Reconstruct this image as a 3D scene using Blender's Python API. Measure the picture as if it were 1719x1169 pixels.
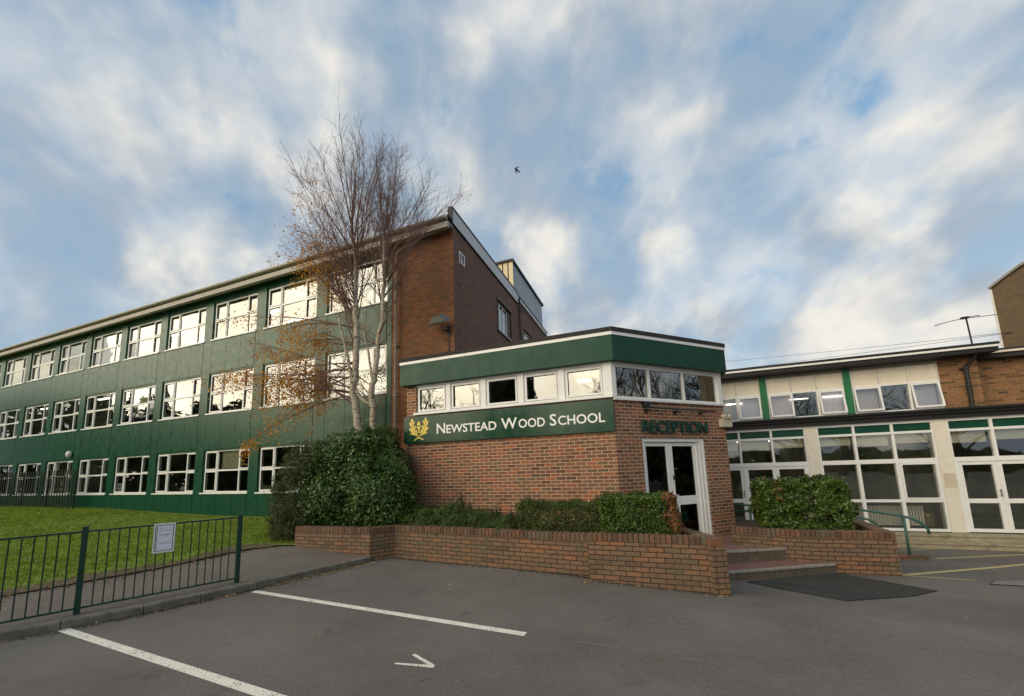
import bpy, math, random
import numpy as np
from mathutils import Vector, Matrix, noise
SC = bpy.context.scene
for _o in list(bpy.data.objects): bpy.data.objects.remove(_o)
COL = SC.collection
R = math.radians
# ------------------------------------------------------------------ camera
cd = bpy.data.cameras.new('camera'); cam = bpy.data.objects.new('camera', cd); COL.objects.link(cam)
cr, cu, cf = Vector((.931, .364, -.03)), Vector((.077, -.113, .991)), Vector((-.357, .924, .133))
cf.normalize(); cr = (cr - cf * cr.dot(cf)).normalized(); cu = cr.cross(cf)
M = Matrix((cr, cu, -cf)).transposed().to_4x4(); M.translation = (0, 0, 1.75)
cam.matrix_world = M
cd.sensor_width = 36; cd.sensor_fit = 'HORIZONTAL'; cd.lens = 642.4 / 1719 * 36
cd.shift_x = (859.5 - 837.08) / 1719; cd.shift_y = (703.4 - 584.5) / 1719
cd.clip_end = 2000; cd.clip_start = .05
SC.camera = cam
# ------------------------------------------------------------------ light
SUN_EL, SUN_AZ = 16, 216
w = bpy.data.worlds.new('World'); SC.world = w; w.use_nodes = True
nt = w.node_tree; N = nt.nodes; L = nt.links; N.clear()
def wn(t, **k):
    n = N.new(t)
    for a, b in k.items(): setattr(n, a, b)
    return n
def wmath(op, a, b=None, c=None, clamp=False):
    n = wn('ShaderNodeMath', operation=op, use_clamp=clamp)
    for i, v in enumerate((a, b, c)):
        if v is None: continue
        if isinstance(v, (int, float)): n.inputs[i].default_value = v
        else: L.new(v, n.inputs[i])
    return n.outputs[0]
tc = wn('ShaderNodeTexCoord'); sep = wn('ShaderNodeSeparateXYZ'); L.new(tc.outputs['Generated'], sep.inputs[0])
X, Y, Z = sep.outputs
zz = wmath('ADD', wmath('MAXIMUM', Z, 0.0), .34)
px = wmath('DIVIDE', X, zz); py = wmath('DIVIDE', Y, zz)
ux, uy = .812, .643          # across the cloud streets; along = (-uy, ux)
across = wmath('ADD', wmath('MULTIPLY', px, ux), wmath('MULTIPLY', py, uy))
along = wmath('ADD', wmath('MULTIPLY', px, -uy), wmath('MULTIPLY', py, ux))
zs = wmath('ADD', wmath('MAXIMUM', Z, -.3), 1.0)
qx = wmath('DIVIDE', X, zs); qy = wmath('DIVIDE', Y, zs)
def svec(sc, st, off):      # stereographic: no stretching
    c = wn('ShaderNodeCombineXYZ'); a = wmath('ADD', wmath('MULTIPLY', qx, ux), wmath('MULTIPLY', qy, uy)); b = wmath('ADD', wmath('MULTIPLY', qx, -uy), wmath('MULTIPLY', qy, ux))
    L.new(wmath('MULTIPLY_ADD', a, sc, off), c.inputs[0]); L.new(wmath('MULTIPLY_ADD', b, sc * st, off), c.inputs[1]); c.inputs[2].default_value = off; return c.outputs[0]
def cvec(sa, sl, off):
    c = wn('ShaderNodeCombineXYZ')
    L.new(wmath('MULTIPLY_ADD', across, sa, off), c.inputs[0]); L.new(wmath('MULTIPLY_ADD', along, sl, off * .7), c.inputs[1])
    c.inputs[2].default_value = off * .3
    return c.outputs[0]
def wnoise(v, sc, det, rough=.55, dist=0):
    n = wn('ShaderNodeTexNoise'); n.inputs['Scale'].default_value = sc; n.inputs['Detail'].default_value = det
    n.inputs['Roughness'].default_value = rough; n.inputs['Distortion'].default_value = dist
    L.new(v, n.inputs['Vector']); return n.outputs['Fac']
def ramp(v, pts, tree=None):
    r = wn('ShaderNodeValToRGB'); e = r.color_ramp.elements
    while len(e) < len(pts): e.new(.5)
    for i, (p, c) in enumerate(pts):
        e[i].position = p; e[i].color = (*c, 1) if len(c) == 3 else c
    r.color_ramp.interpolation = 'EASE'
    L.new(v, r.inputs[0]); return r.outputs[0]
g3 = lambda a: (a, a, a)
n_big = wnoise(svec(4.2, .42, 6.1), 1.0, 2, .5, .2)
n_mid = wnoise(svec(10.5, 1.0, 9.1), 1.0, 4, .5, .15)
n_fine = wnoise(svec(30., 1.0, 3.3), 1.0, 3, .5, .1)
n_sum = wmath('ADD', wmath('MULTIPLY', n_big, .46), wmath('ADD', wmath('MULTIPLY', n_mid, .40), wmath('MULTIPLY', n_fine, .14)))
horizon_fill = wmath('MULTIPLY', wmath('SUBTRACT', .45, Z, clamp=True), .16)
mask = ramp(wmath('ADD', n_sum, horizon_fill), [(.36, g3(0)), (.455, g3(.55)), (.58, g3(1))])
shade = ramp(wnoise(svec(9., .8, 21.7), 1.0, 4, .5, .2), [(.37, g3(0)), (.70, g3(1))])
sundir = Vector((math.sin(R(SUN_AZ)) * math.cos(R(SUN_EL)), math.cos(R(SUN_AZ)) * math.cos(R(SUN_EL)), math.sin(R(SUN_EL))))
dt = wn('ShaderNodeVectorMath', operation='DOT_PRODUCT'); L.new(tc.outputs['Generated'], dt.inputs[0]); dt.inputs[1].default_value = sundir
glow = wn('ShaderNodeMapRange', interpolation_type='SMOOTHSTEP'); L.new(dt.outputs['Value'], glow.inputs[0])
glow.inputs[1].default_value = .66; glow.inputs[2].default_value = .99; glow.inputs[3].default_value = 0; glow.inputs[4].default_value = 1
glow = glow.outputs[0]
def mixc(f, a, b, mode='MIX'):
    m = wn('ShaderNodeMix', data_type='RGBA', blend_type=mode)
    for s, v in ((0, f), (6, a), (7, b)):
        if isinstance(v, (int, float)): m.inputs[s].default_value = v
        elif isinstance(v, tuple): m.inputs[s].default_value = (*v, 1)
        else: L.new(v, m.inputs[s])
    return m.outputs[2]
SKYK = 10.0   # cloud colours below are divided by the background strength (0.1)
def k(c): return tuple(a * SKYK for a in c)
sky = wn('ShaderNodeTexSky', sky_type='NISHITA', sun_disc=False)
sky.sun_elevation = R(SUN_EL); sky.sun_rotation = R(SUN_AZ); sky.air_density = 1.2; sky.dust_density = 1.0; sky.ozone_density = 2.0
skyc = mixc(.7, sky.outputs[0], k((.075, .145, .22)))
cl_away = mixc(shade, k((.158, .186, .218)), k((.355, .34, .312)))
cl_near = mixc(shade, k((.50, .44, .30)), k((1.25, 1.08, .72)))
cloud = mixc(glow, cl_away, cl_near)
skyc = mixc(glow, skyc, k((.8, .85, .8)))
final = mixc(mask, skyc, cloud)
bg = wn('ShaderNodeBackground'); L.new(final, bg.inputs[0]); bg.inputs[1].default_value = .1
out = wn('ShaderNodeOutputWorld'); L.new(bg.outputs[0], out.inputs[0])
sl = bpy.data.lights.new('sun', 'SUN'); so = bpy.data.objects.new('sun', sl); COL.objects.link(so)
sl.energy = 0.85; sl.angle = R(60); sl.color = (1, .86, .67)
so.rotation_euler = sundir.to_track_quat('Z', 'Y').to_euler()
SC.view_settings.view_transform = 'Standard'; SC.view_settings.look = 'None'; SC.view_settings.exposure = 1.36; SC.view_settings.gamma = 1
SC.render.engine = 'CYCLES'
SC.cycles.max_bounces = 8; SC.cycles.transparent_max_bounces = 12
# ------------------------------------------------------------------ materials
def newmat(name):
    m = bpy.data.materials.new(name); m.use_nodes = True
    nt = m.node_tree; nt.nodes.clear()
    o = nt.nodes.new('ShaderNodeOutputMaterial')
    return m, nt, o
class NT:
    def __init__(s, nt): s.nt = nt
    def n(s, t, ins=None, **k):
        n = s.nt.nodes.new(t)
        for a, b in k.items(): setattr(n, a, b)
        for a, b in (ins or {}).items(): s.set(n.inputs[a], b)
        return n
    def set(s, sock, v):
        if hasattr(v, 'is_output') or isinstance(v, bpy.types.NodeSocket): s.nt.links.new(v, sock)
        elif isinstance(v, tuple) and len(v) == 3 and sock.type == 'RGBA': sock.default_value = (*v, 1)
        else: sock.default_value = v
    def mix(s, f, a, b, mode='MIX'):
        m = s.n('ShaderNodeMix', data_type='RGBA', blend_type=mode)
        s.set(m.inputs[0], f); s.set(m.inputs[6], a); s.set(m.inputs[7], b); return m.outputs[2]
    def noise(s, scale, det=4, vec=None, rough=.55, dist=0):
        n = s.n('ShaderNodeTexNoise', {'Scale': scale, 'Detail': det, 'Roughness': rough, 'Distortion': dist})
        s.set(n.inputs['Vector'], vec if vec is not None else s.pos()); return n.outputs['Fac']
    def pos(s):
        if not hasattr(s, '_p'): s._p = s.n('ShaderNodeNewGeometry').outputs['Position']
        return s._p
    def ramp(s, v, pts, interp='LINEAR'):
        r = s.n('ShaderNodeValToRGB'); e = r.color_ramp.elements
        while len(e) < len(pts): e.new(.5)
        for i, (p, c) in enumerate(pts):
            e[i].position = p; e[i].color = (*c, 1) if isinstance(c, tuple) else (c, c, c, 1)
        r.color_ramp.interpolation = interp; s.set(r.inputs[0], v); return r.outputs[0]
    def math(s, op, a, b=0., c=0.):
        n = s.n('ShaderNodeMath', operation=op); s.set(n.inputs[0], a); s.set(n.inputs[1], b); s.set(n.inputs[2], c); return n.outputs[0]
    def bump(s, h, st=.3, d=.01):
        return s.n('ShaderNodeBump', {'Height': h, 'Strength': st, 'Distance': d}).outputs[0]
def pmat(name, col, rough=.6, var=.12, scale=3., bump=0., bscale=60., metal=0., ior=1.5, emis=0., dirt=None, streak=0.):
    m, nt, o = newmat(name); t = NT(nt)
    v = t.ramp(t.noise(scale, 6), [(.3, 1 - var), (.7, 1 + var)])
    c = t.mix(1., tuple(col), v, 'MULTIPLY')
    if streak:
        mp = t.n('ShaderNodeMapping', {'Scale': (6., 6., .5)}); t.set(mp.inputs[0], t.pos())
        c = t.mix(t.ramp(t.noise(1.2, 5, mp.outputs[0]), [(.5, 0.), (.75, streak)]), c, dirt or (.1, .09, .06))
    elif dirt:
        c = t.mix(t.ramp(t.noise(scale * 1.7, 7), [(.52, 0.), (.7, .6)]), c, dirt)
    p = t.n('ShaderNodeBsdfPrincipled', {'Base Color': c, 'Roughness': rough, 'Metallic': metal, 'IOR': ior})
    if emis: t.set(p.inputs['Emission Color'], tuple(col)); p.inputs['Emission Strength'].default_value = emis
    if bump: t.set(p.inputs['Normal'], t.bump(t.noise(bscale, 4), bump, .004))
    nt.links.new(p.outputs[0], o.inputs[0]); return m
def brickmat(name, cols, mortar, bw=.225, rh=.075, ms=.005, offset=.5, stain=(.05, .05, .03), stain_amt=.35, stain_lo=.5, bump=.6, mvar=.15, wash=None, off2=0.):
    m, nt, o = newmat(name); t = NT(nt)
    uv = t.n('ShaderNodeUVMap').outputs[0]
    mp = t.n('ShaderNodeMapping', {'Location': (off2, 0., 0.)}); t.set(mp.inputs[0], uv); uv = mp.outputs[0]
    jit = t.n('ShaderNodeTexNoise', {'Scale': 9., 'Detail': 2.}); t.set(jit.inputs['Vector'], uv)
    sub = t.n('ShaderNodeVectorMath', operation='MULTIPLY_ADD'); t.set(sub.inputs[0], jit.outputs['Color']); sub.inputs[1].default_value = (.006, .006, 0); t.set(sub.inputs[2], uv)
    b = t.n('ShaderNodeTexBrick', {'Color1': (0., 0., 0.), 'Color2': (1., 1., 1.), 'Mortar': (.5, .5, .5), 'Scale': 1., 'Mortar Size': ms, 'Mortar Smooth': .25, 'Bias': 0., 'Brick Width': bw, 'Row Height': rh})
    b.offset = offset; b.squash = 1.; t.set(b.inputs['Vector'], sub.outputs[0])
    nb = len(cols)
    base = t.ramp(b.outputs['Color'], [(i / (nb - 1), c) for i, c in enumerate(cols)])
    grain = t.ramp(t.noise(45, 5), [(.3, .72), (.7, 1.28)])
    base = t.mix(1., base, grain, 'MULTIPLY')
    mo = t.mix(1., tuple(mortar), t.ramp(t.noise(30, 4), [(.3, 1 - mvar), (.7, 1 + mvar)]), 'MULTIPLY')
    c = t.mix(b.outputs['Fac'], base, mo)
    c = t.mix(t.ramp(t.noise(1.3, 7, rough=.62), [(stain_lo, 0.), (stain_lo + .2, stain_amt)]), c, stain)
    if wash: c = t.mix(t.ramp(t.noise(2.1, 8, rough=.65), [(.52, 0.), (.75, wash[1])]), c, wash[0])
    h = t.math('SUBTRACT', t.math('MULTIPLY', t.noise(70, 5), .35), b.outputs['Fac'])
    p = t.n('ShaderNodeBsdfPrincipled', {'Base Color': c, 'Roughness': .85, 'Normal': t.bump(h, bump, .008)})
    nt.links.new(p.outputs[0], o.inputs[0]); return m
def glassmat(name, refl=.25, tint=(.75, .8, .78), wav=.02):
    m, nt, o = newmat(name); t = NT(nt)
    nz = t.bump(t.noise(1.1, 1), wav, .25)
    fr = t.n('ShaderNodeFresnel', {'IOR': 1.5, 'Normal': nz}).outputs[0]
    fac = t.math('MULTIPLY_ADD', fr, 1.3, refl); fac = t.math('MINIMUM', fac, 1.)
    g = t.n('ShaderNodeBsdfGlossy', {'Color': (.95, .97, .96), 'Roughness': 0.015, 'Normal': nz})
    tr = t.n('ShaderNodeBsdfTransparent', {'Color': tuple(tint)})
    mx = t.n('ShaderNodeMixShader'); t.set(mx.inputs[0], fac); nt.links.new(tr.outputs[0], mx.inputs[1]); nt.links.new(g.outputs[0], mx.inputs[2])
    nt.links.new(mx.outputs[0], o.inputs[0]); return m
def leafmat(name, cols, rough=.5, trans=.25, spec=.5):
    m, nt, o = newmat(name); t = NT(nt)
    rnd = t.n('ShaderNodeNewGeometry').outputs['Random Per Island']
    c = t.ramp(rnd, [(i / (len(cols) - 1), c) for i, c in enumerate(cols)])
    c = t.mix(1., c, t.ramp(t.noise(3.2, 4), [(.3, .65), (.7, 1.35)]), 'MULTIPLY')
    p = t.n('ShaderNodeBsdfPrincipled', {'Base Color': c, 'Roughness': rough, 'Specular IOR Level': spec})
    tl = t.n('ShaderNodeBsdfTranslucent', {'Color': c})
    mx = t.n('ShaderNodeMixShader', {0: trans}); nt.links.new(p.outputs[0], mx.inputs[1]); nt.links.new(tl.outputs[0], mx.inputs[2])
    nt.links.new(mx.outputs[0], o.inputs[0]); return m
MT = {}
MT['asphalt'] = None
def asphalt(name, a, b, patch=.25):
    m, nt, o = newmat(name); t = NT(nt)
    c = t.mix(t.ramp(t.noise(.55, 6, rough=.6), [(.35, 0.), (.65, 1.)]), a, b)
    c = t.mix(1., c, t.ramp(t.noise(220, 3), [(.3, .6), (.72, 1.45)]), 'MULTIPLY')
    c = t.mix(1., c, t.ramp(t.noise(35, 5), [(.3, .86), (.7, 1.14)]), 'MULTIPLY')
    mp = t.n('ShaderNodeMapping', {'Scale': (.5, 3.2, 1.)}); t.set(mp.inputs[0], t.pos())
    c = t.mix(t.ramp(t.noise(1.1, 6, mp.outputs[0]), [(.5, 0.), (.72, patch)]), c, (.185, .162, .14))
    # dark crack lines / old seams
    vo = t.n('ShaderNodeTexVoronoi', {'Scale': .33, 'Randomness': 1.}, feature='DISTANCE_TO_EDGE')
    wob = t.n('ShaderNodeTexNoise', {'Scale': 2.5, 'Detail': 5.}); t.set(wob.inputs['Vector'], t.pos())
    ad = t.n('ShaderNodeVectorMath', operation='MULTIPLY_ADD'); t.set(ad.inputs[0], wob.outputs['Color']); ad.inputs[1].default_value = (.5, .5, 0); t.set(ad.inputs[2], t.pos())
    t.set(vo.inputs['Vector'], ad.outputs[0])
    ck = t.math('MULTIPLY', t.ramp(vo.outputs['Distance'], [(0., .9), (.006, 0.)]), t.ramp(t.noise(.4, 3), [(.5, 0.), (.6, 1.)]))
    c = t.mix(ck, c, (.03, .028, .025))
    st = t.n('ShaderNodeTexVoronoi', {'Scale': 95., 'Randomness': 1.}); t.set(st.inputs['Vector'], t.pos())
    c = t.mix(t.math('MULTIPLY', t.ramp(st.outputs['Color'], [(.80, 0.), (.9, .55)]), t.ramp(t.noise(1.7, 4), [(.35, .3), (.6, 1.)])), c, (.27, .25, .22))
    c = t.mix(t.ramp(t.noise(1.9, 7, rough=.7), [(.60, 0.), (.70, .5)]), c, (.06, .053, .047))
    c = t.mix(t.ramp(t.noise(6.5, 5, rough=.6), [(.66, 0.), (.72, .55)]), c, (.045, .04, .036))
    h = t.noise(240, 3)
    p = t.n('ShaderNodeBsdfPrincipled', {'Base Color': c, 'Roughness': .82, 'Normal': t.bump(h, .6, .004)})
    nt.links.new(p.outputs[0], o.inputs[0]); return m
MT['asphalt'] = asphalt('asphalt', (.112, .10, .09), (.165, .15, .134))
MT['path'] = asphalt('path_asphalt', (.12, .10, .085), (.16, .138, .115), .35)
MT['kerb'] = pmat('kerb_stone', (.16, .15, .12), .9, .3, 6, .6, 90, dirt=(.045, .06, .025))
MT['grassbase'] = pmat('lawn_soil', (.14, .21, .018), .95, .35, 2.2, .8, 60, dirt=(.05, .06, .015))
MT['brick_new'] = brickmat('reception_brick', [(.12, .06, .042), (.19, .08, .054), (.23, .10, .06), (.28, .125, .07), (.16, .11, .07), (.38, .12, .055), (.20, .09, .06)], (.64, .48, .30), ms=.0062, stain_amt=.3, stain_lo=.55)
MT['brick_main'] = brickmat('main_brick', [(.15, .062, .03), (.29, .115, .05), (.22, .092, .042), (.35, .135, .052), (.18, .098, .045), (.32, .10, .045)], (.26, .16, .085), ms=.004, stain=(.14, .09, .035), stain_amt=.4, stain_lo=.5)
MT['brick_wall'] = brickmat('planter_brick', [(.13, .08, .05), (.21, .12, .072), (.18, .12, .072), (.25, .13, .075), (.15, .115, .07), (.29, .13, .065), (.20, .14, .08)], (.028, .023, .017), ms=.0075, stain=(.11, .11, .05), stain_amt=.4, stain_lo=.5, wash=((.13, .11, .08), .35))
MT['brick_cap'] = brickmat('planter_cap_brick', [(.13, .08, .05), (.18, .10, .06), (.16, .11, .065), (.21, .11, .07), (.13, .11, .07)], (.06, .05, .04), bw=.078, rh=.5, ms=.006, offset=0., stain=(.14, .13, .08), stain_amt=.6, stain_lo=.45)
MT['brick_far'] = brickmat('far_brick', [(.13, .085, .045), (.19, .12, .06), (.16, .11, .055), (.22, .13, .065)], (.18, .14, .09), ms=.004, stain=(.14, .11, .06), stain_amt=.4)
MT['brick_hall'] = brickmat('hall_brick', [(.12, .07, .03), (.27, .135, .06), (.22, .115, .05), (.32, .15, .07), (.09, .055, .03)], (.38, .25, .13), ms=.0045, stain_amt=.2)
def panelmat(name, col, rough=.3, ior=1.6):
    m, nt, o = newmat(name); t = NT(nt)
    c = t.mix(1., col, t.ramp(t.noise(1.6, 5), [(.3, .9), (.7, 1.1)]), 'MULTIPLY')
    mp = t.n('ShaderNodeMapping', {'Scale': (5., 5., .35)}); t.set(mp.inputs[0], t.pos())
    c = t.mix(t.ramp(t.noise(1.5, 6, mp.outputs[0]), [(.5, 0.), (.8, .25)]), c, (.04, .08, .045))
    p = t.n('ShaderNodeBsdfPrincipled', {'Base Color': c, 'Roughness': t.ramp(t.noise(4, 5), [(.3, rough - .05), (.7, rough + .1)]), 'IOR': ior, 'Normal': t.bump(t.noise(.9, 2), .03, .03)})
    nt.links.new(p.outputs[0], o.inputs[0]); return m
MT['green'] = panelmat('green_cladding', (.001, .060, .030), .30, 1.40)
MT['green_fascia'] = panelmat('green_fascia', (.002, .056, .030), .40, 1.38)
MT['green_sign'] = panelmat('sign_green', (.002, .05, .024), .2, 1.5)
MT['green_post'] = pmat('green_post_paint', (.02, .17, .06), .5, .1, 5)
MT['fence'] = pmat('green_fence_paint', (.003, .042, .022), .4, .15, 20, dirt=(.02, .03, .02))
MT['rail'] = pmat('green_handrail_paint', (.05, .13, .11), .45, .15, 12)
MT['white'] = pmat('white_upvc', (.86, .85, .83), .35, .04, 4, streak=.12, dirt=(.45, .42, .36))
MT['cream'] = pmat('cream_panel', (.82, .74, .60), .6, .06, 3, .2, 120)
MT['render'] = pmat('cream_render', (.78, .72, .62), .85, .07, 5, .5, 150)
MT['fasciagrey'] = pmat('grey_fascia_board', (.36, .33, .28), .6, .12, 3, streak=.4, dirt=(.2, .18, .14))
MT['trimgrey'] = pmat('pale_grey_trim', (.55, .56, .57), .6, .06, 3, .2, 200)
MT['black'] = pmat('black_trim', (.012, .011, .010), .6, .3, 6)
MT['felt'] = pmat('roofing_felt', (.035, .032, .03), .9, .2, 5, .5, 60)
MT['dark'] = pmat('dark_metal', (.02, .02, .022), .45, .1)
MT['letter_green'] = pmat('dark_green_letters', (.008, .06, .045), .4, .1)
MT['white_letter'] = pmat('white_letters', (.93, .92, .88), .5, .03)
MT['gold'] = pmat('gold_emblem', (.82, .62, .12), .45, .08, 8)
MT['gold_dark'] = pmat('emblem_outline', (.22, .15, .03), .5, .1)
MT['glass'] = glassmat('window_glass', .17)
MT['glass_hall'] = glassmat('hall_glass', .13, (.93, .95, .92))
MT['glass_door'] = glassmat('door_glass', .03, (.35, .37, .36))
MT['room'] = pmat('room_wall', (.17, .19, .14), .9, .25, .8)
MT['room_hall'] = pmat('hall_room_wall', (.22, .23, .17), .9, .5, .9)
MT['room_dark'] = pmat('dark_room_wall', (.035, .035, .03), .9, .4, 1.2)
MT['blind'] = pmat('cream_blind', (.70, .66, .50), .8, .06, 3)
MT['blind_mauve'] = pmat('mauve_blind', (.55, .50, .56), .8, .06, 2)
MT['radiator'] = pmat('radiator_white', (.72, .70, .62), .4, .05)
MT['lampglow'] = pmat('tube_light', (1., .92, .75), .5, 0, 1, emis=1.6)
MT['concrete'] = pmat('concrete_step', (.36, .31, .21), .9, .2, 3, .6, 60, dirt=(.14, .12, .07))
MT['quarry'] = pmat('red_paving', (.20, .105, .09), .8, .18, 4, .4, 60, dirt=(.16, .12, .10))
MT['nosing'] = pmat('step_nosing', (.30, .28, .25), .9, .25, 9, .6, 60, dirt=(.07, .06, .05))
MT['riser'] = brickmat('step_riser_brick', [(.11, .085, .06), (.15, .11, .075)], (.07, .06, .045), bw=.11, rh=.3, ms=.004, offset=0., stain_amt=.4)
MT['rubber'] = None
m_, nt_, o_ = newmat('ribbed_rubber'); t_ = NT(nt_)
uv_ = t_.n('ShaderNodeUVMap').outputs[0]
wv = t_.n('ShaderNodeTexWave', {'Scale': 9., 'Distortion': 0.}, wave_type='BANDS', bands_direction='X'); t_.set(wv.inputs['Vector'], uv_)
cc = t_.mix(t_.ramp(t_.noise(3, 6), [(.45, 0.), (.75, .5)]), (.035, .036, .034), (.075, .07, .06))
p_ = t_.n('ShaderNodeBsdfPrincipled', {'Base Color': t_.mix(1., cc, t_.ramp(wv.outputs['Fac'], [(0., .6), (1., 1.3)]), 'MULTIPLY'), 'Roughness': .75, 'Normal': t_.bump(wv.outputs['Fac'], .8, .006)})
nt_.links.new(p_.outputs[0], o_.inputs[0]); MT['rubber'] = m_
def paintmat(name, col):
    m, nt, o = newmat(name); t = NT(nt)
    wear = t.ramp(t.noise(55, 6, rough=.7), [(.50, 0.), (.60, 1.)])
    wear2 = t.math('MULTIPLY', t.ramp(t.noise(6, 5), [(.45, .25), (.65, 1.)]), wear)
    c = t.mix(wear2, col, (.12, .11, .10))
    p = t.n('ShaderNodeBsdfPrincipled', {'Base Color': c, 'Roughness': .75, 'Normal': t.bump(t.noise(200, 3), .5, .004)})
    nt.links.new(p.outputs[0], o.inputs[0]); return m
MT['paint_white'] = paintmat('white_road_paint', (.86, .83, .72))
MT['paint_yellow'] = paintmat('yellow_road_paint', (.58, .47, .22))
MT['paint_worn'] = paintmat('worn_road_paint', (.30, .28, .25))
MT['soil'] = pmat('planting_soil', (.06, .04, .025), .95, .4, 6, 1., 40)
MT['leafy'] = leafmat('glossy_shrub_leaves', [(.04, .085, .016), (.075, .15, .028), (.055, .12, .028), (.13, .21, .04), (.045, .10, .035)], .3)
MT['yew'] = leafmat('dark_yew_leaves', [(.035, .05, .014), (.06, .085, .018), (.045, .07, .016), (.11, .08, .025)], .6)
MT['hedge_y'] = leafmat('low_hedge_leaves', [(.045, .075, .015), (.08, .125, .022), (.06, .10, .018), (.11, .15, .03)], .6)
MT['privet'] = leafmat('hedge_leaves', [(.035, .075, .012), (.085, .15, .02), (.06, .11, .016), (.14, .20, .03), (.045, .09, .015)], .35)
MT['redleaf'] = leafmat('red_leaves', [(.22, .07, .03), (.36, .12, .05), (.28, .14, .06), (.12, .10, .03)], .5)
MT['autumn'] = leafmat('orange_birch_leaves', [(.62, .25, .02), (.80, .42, .05), (.70, .32, .03), (.45, .2, .04)], .6, .4)
MT['fallen'] = leafmat('fallen_leaves', [(.30, .18, .07), (.42, .27, .12), (.22, .11, .05), (.5, .36, .2)], .7, .1)
MT['grass'] = leafmat('grass_blades', [(.15, .22, .012), (.21, .31, .02), (.17, .26, .015), (.28, .34, .03)], .6, .35)
MT['twig'] = pmat('birch_twig', (.17, .095, .075), .8, .25, 4)
MT['twig_dark'] = pmat('dark_bark', (.05, .04, .03), .9, .3, 4)
m_, nt_, o_ = newmat('birch_bark'); t_ = NT(nt_)
mp_ = t_.n('ShaderNodeMapping', {'Scale': (3., 3., 14.)}); t_.set(mp_.inputs[0], t_.pos())
c_ = t_.mix(t_.ramp(t_.noise(1.4, 6, mp_.outputs[0], rough=.65), [(.53, 0.), (.6, 1.)]), (.46, .40, .31), (.09, .065, .045))
c_ = t_.mix(t_.ramp(t_.noise(1.6, 4), [(.45, 0.), (.7, .5)]), c_, (.26, .18, .11))
p_ = t_.n('ShaderNodeBsdfPrincipled', {'Base Color': c_, 'Roughness': .8, 'Normal': t_.bump(t_.noise(1.4, 6, mp_.outputs[0]), .5, .01)})
nt_.links.new(p_.outputs[0], o_.inputs[0]); MT['birch'] = m_
MT['poster_paper'] = pmat('printed_paper', (.80, .81, .92), .6, .03)
MT['poster_text'] = pmat('printed_ink', (.10, .10, .16), .6, .05)
MT['notice_green'] = pmat('green_notice', (.10, .34, .26), .6, .05)
MT['cladboard'] = pmat('cream_boarding', (.66, .56, .36), .6, .1, 3)
MT['cladgrey'] = pmat('blue_grey_cladding', (.33, .38, .41), .5, .1, 3)
MT['lampbody'] = pmat('aged_aluminium', (.13, .125, .115), .45, .15, 12, metal=.4)
MT['lamplens'] = pmat('dirty_lens', (.10, .09, .04), .2, .3, 10)
MT['bulkhead'] = pmat('opal_globe', (.62, .62, .58), .3, .05)
MT['beige'] = pmat('beige_plastic', (.62, .55, .42), .5, .08)
MT['birdblack'] = pmat('bird_feathers', (.015, .015, .018), .7, .1)
MT['pipe'] = pmat('weathered_pipe', (.34, .29, .23), .6, .2, 8, dirt=(.16, .12, .09))
MT['curtain'] = pmat('pale_curtain', (.60, .58, .46), .8, .12, 9)
MT['box_brown'] = pmat('brown_crate', (.20, .15, .07), .7, .1)
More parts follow.
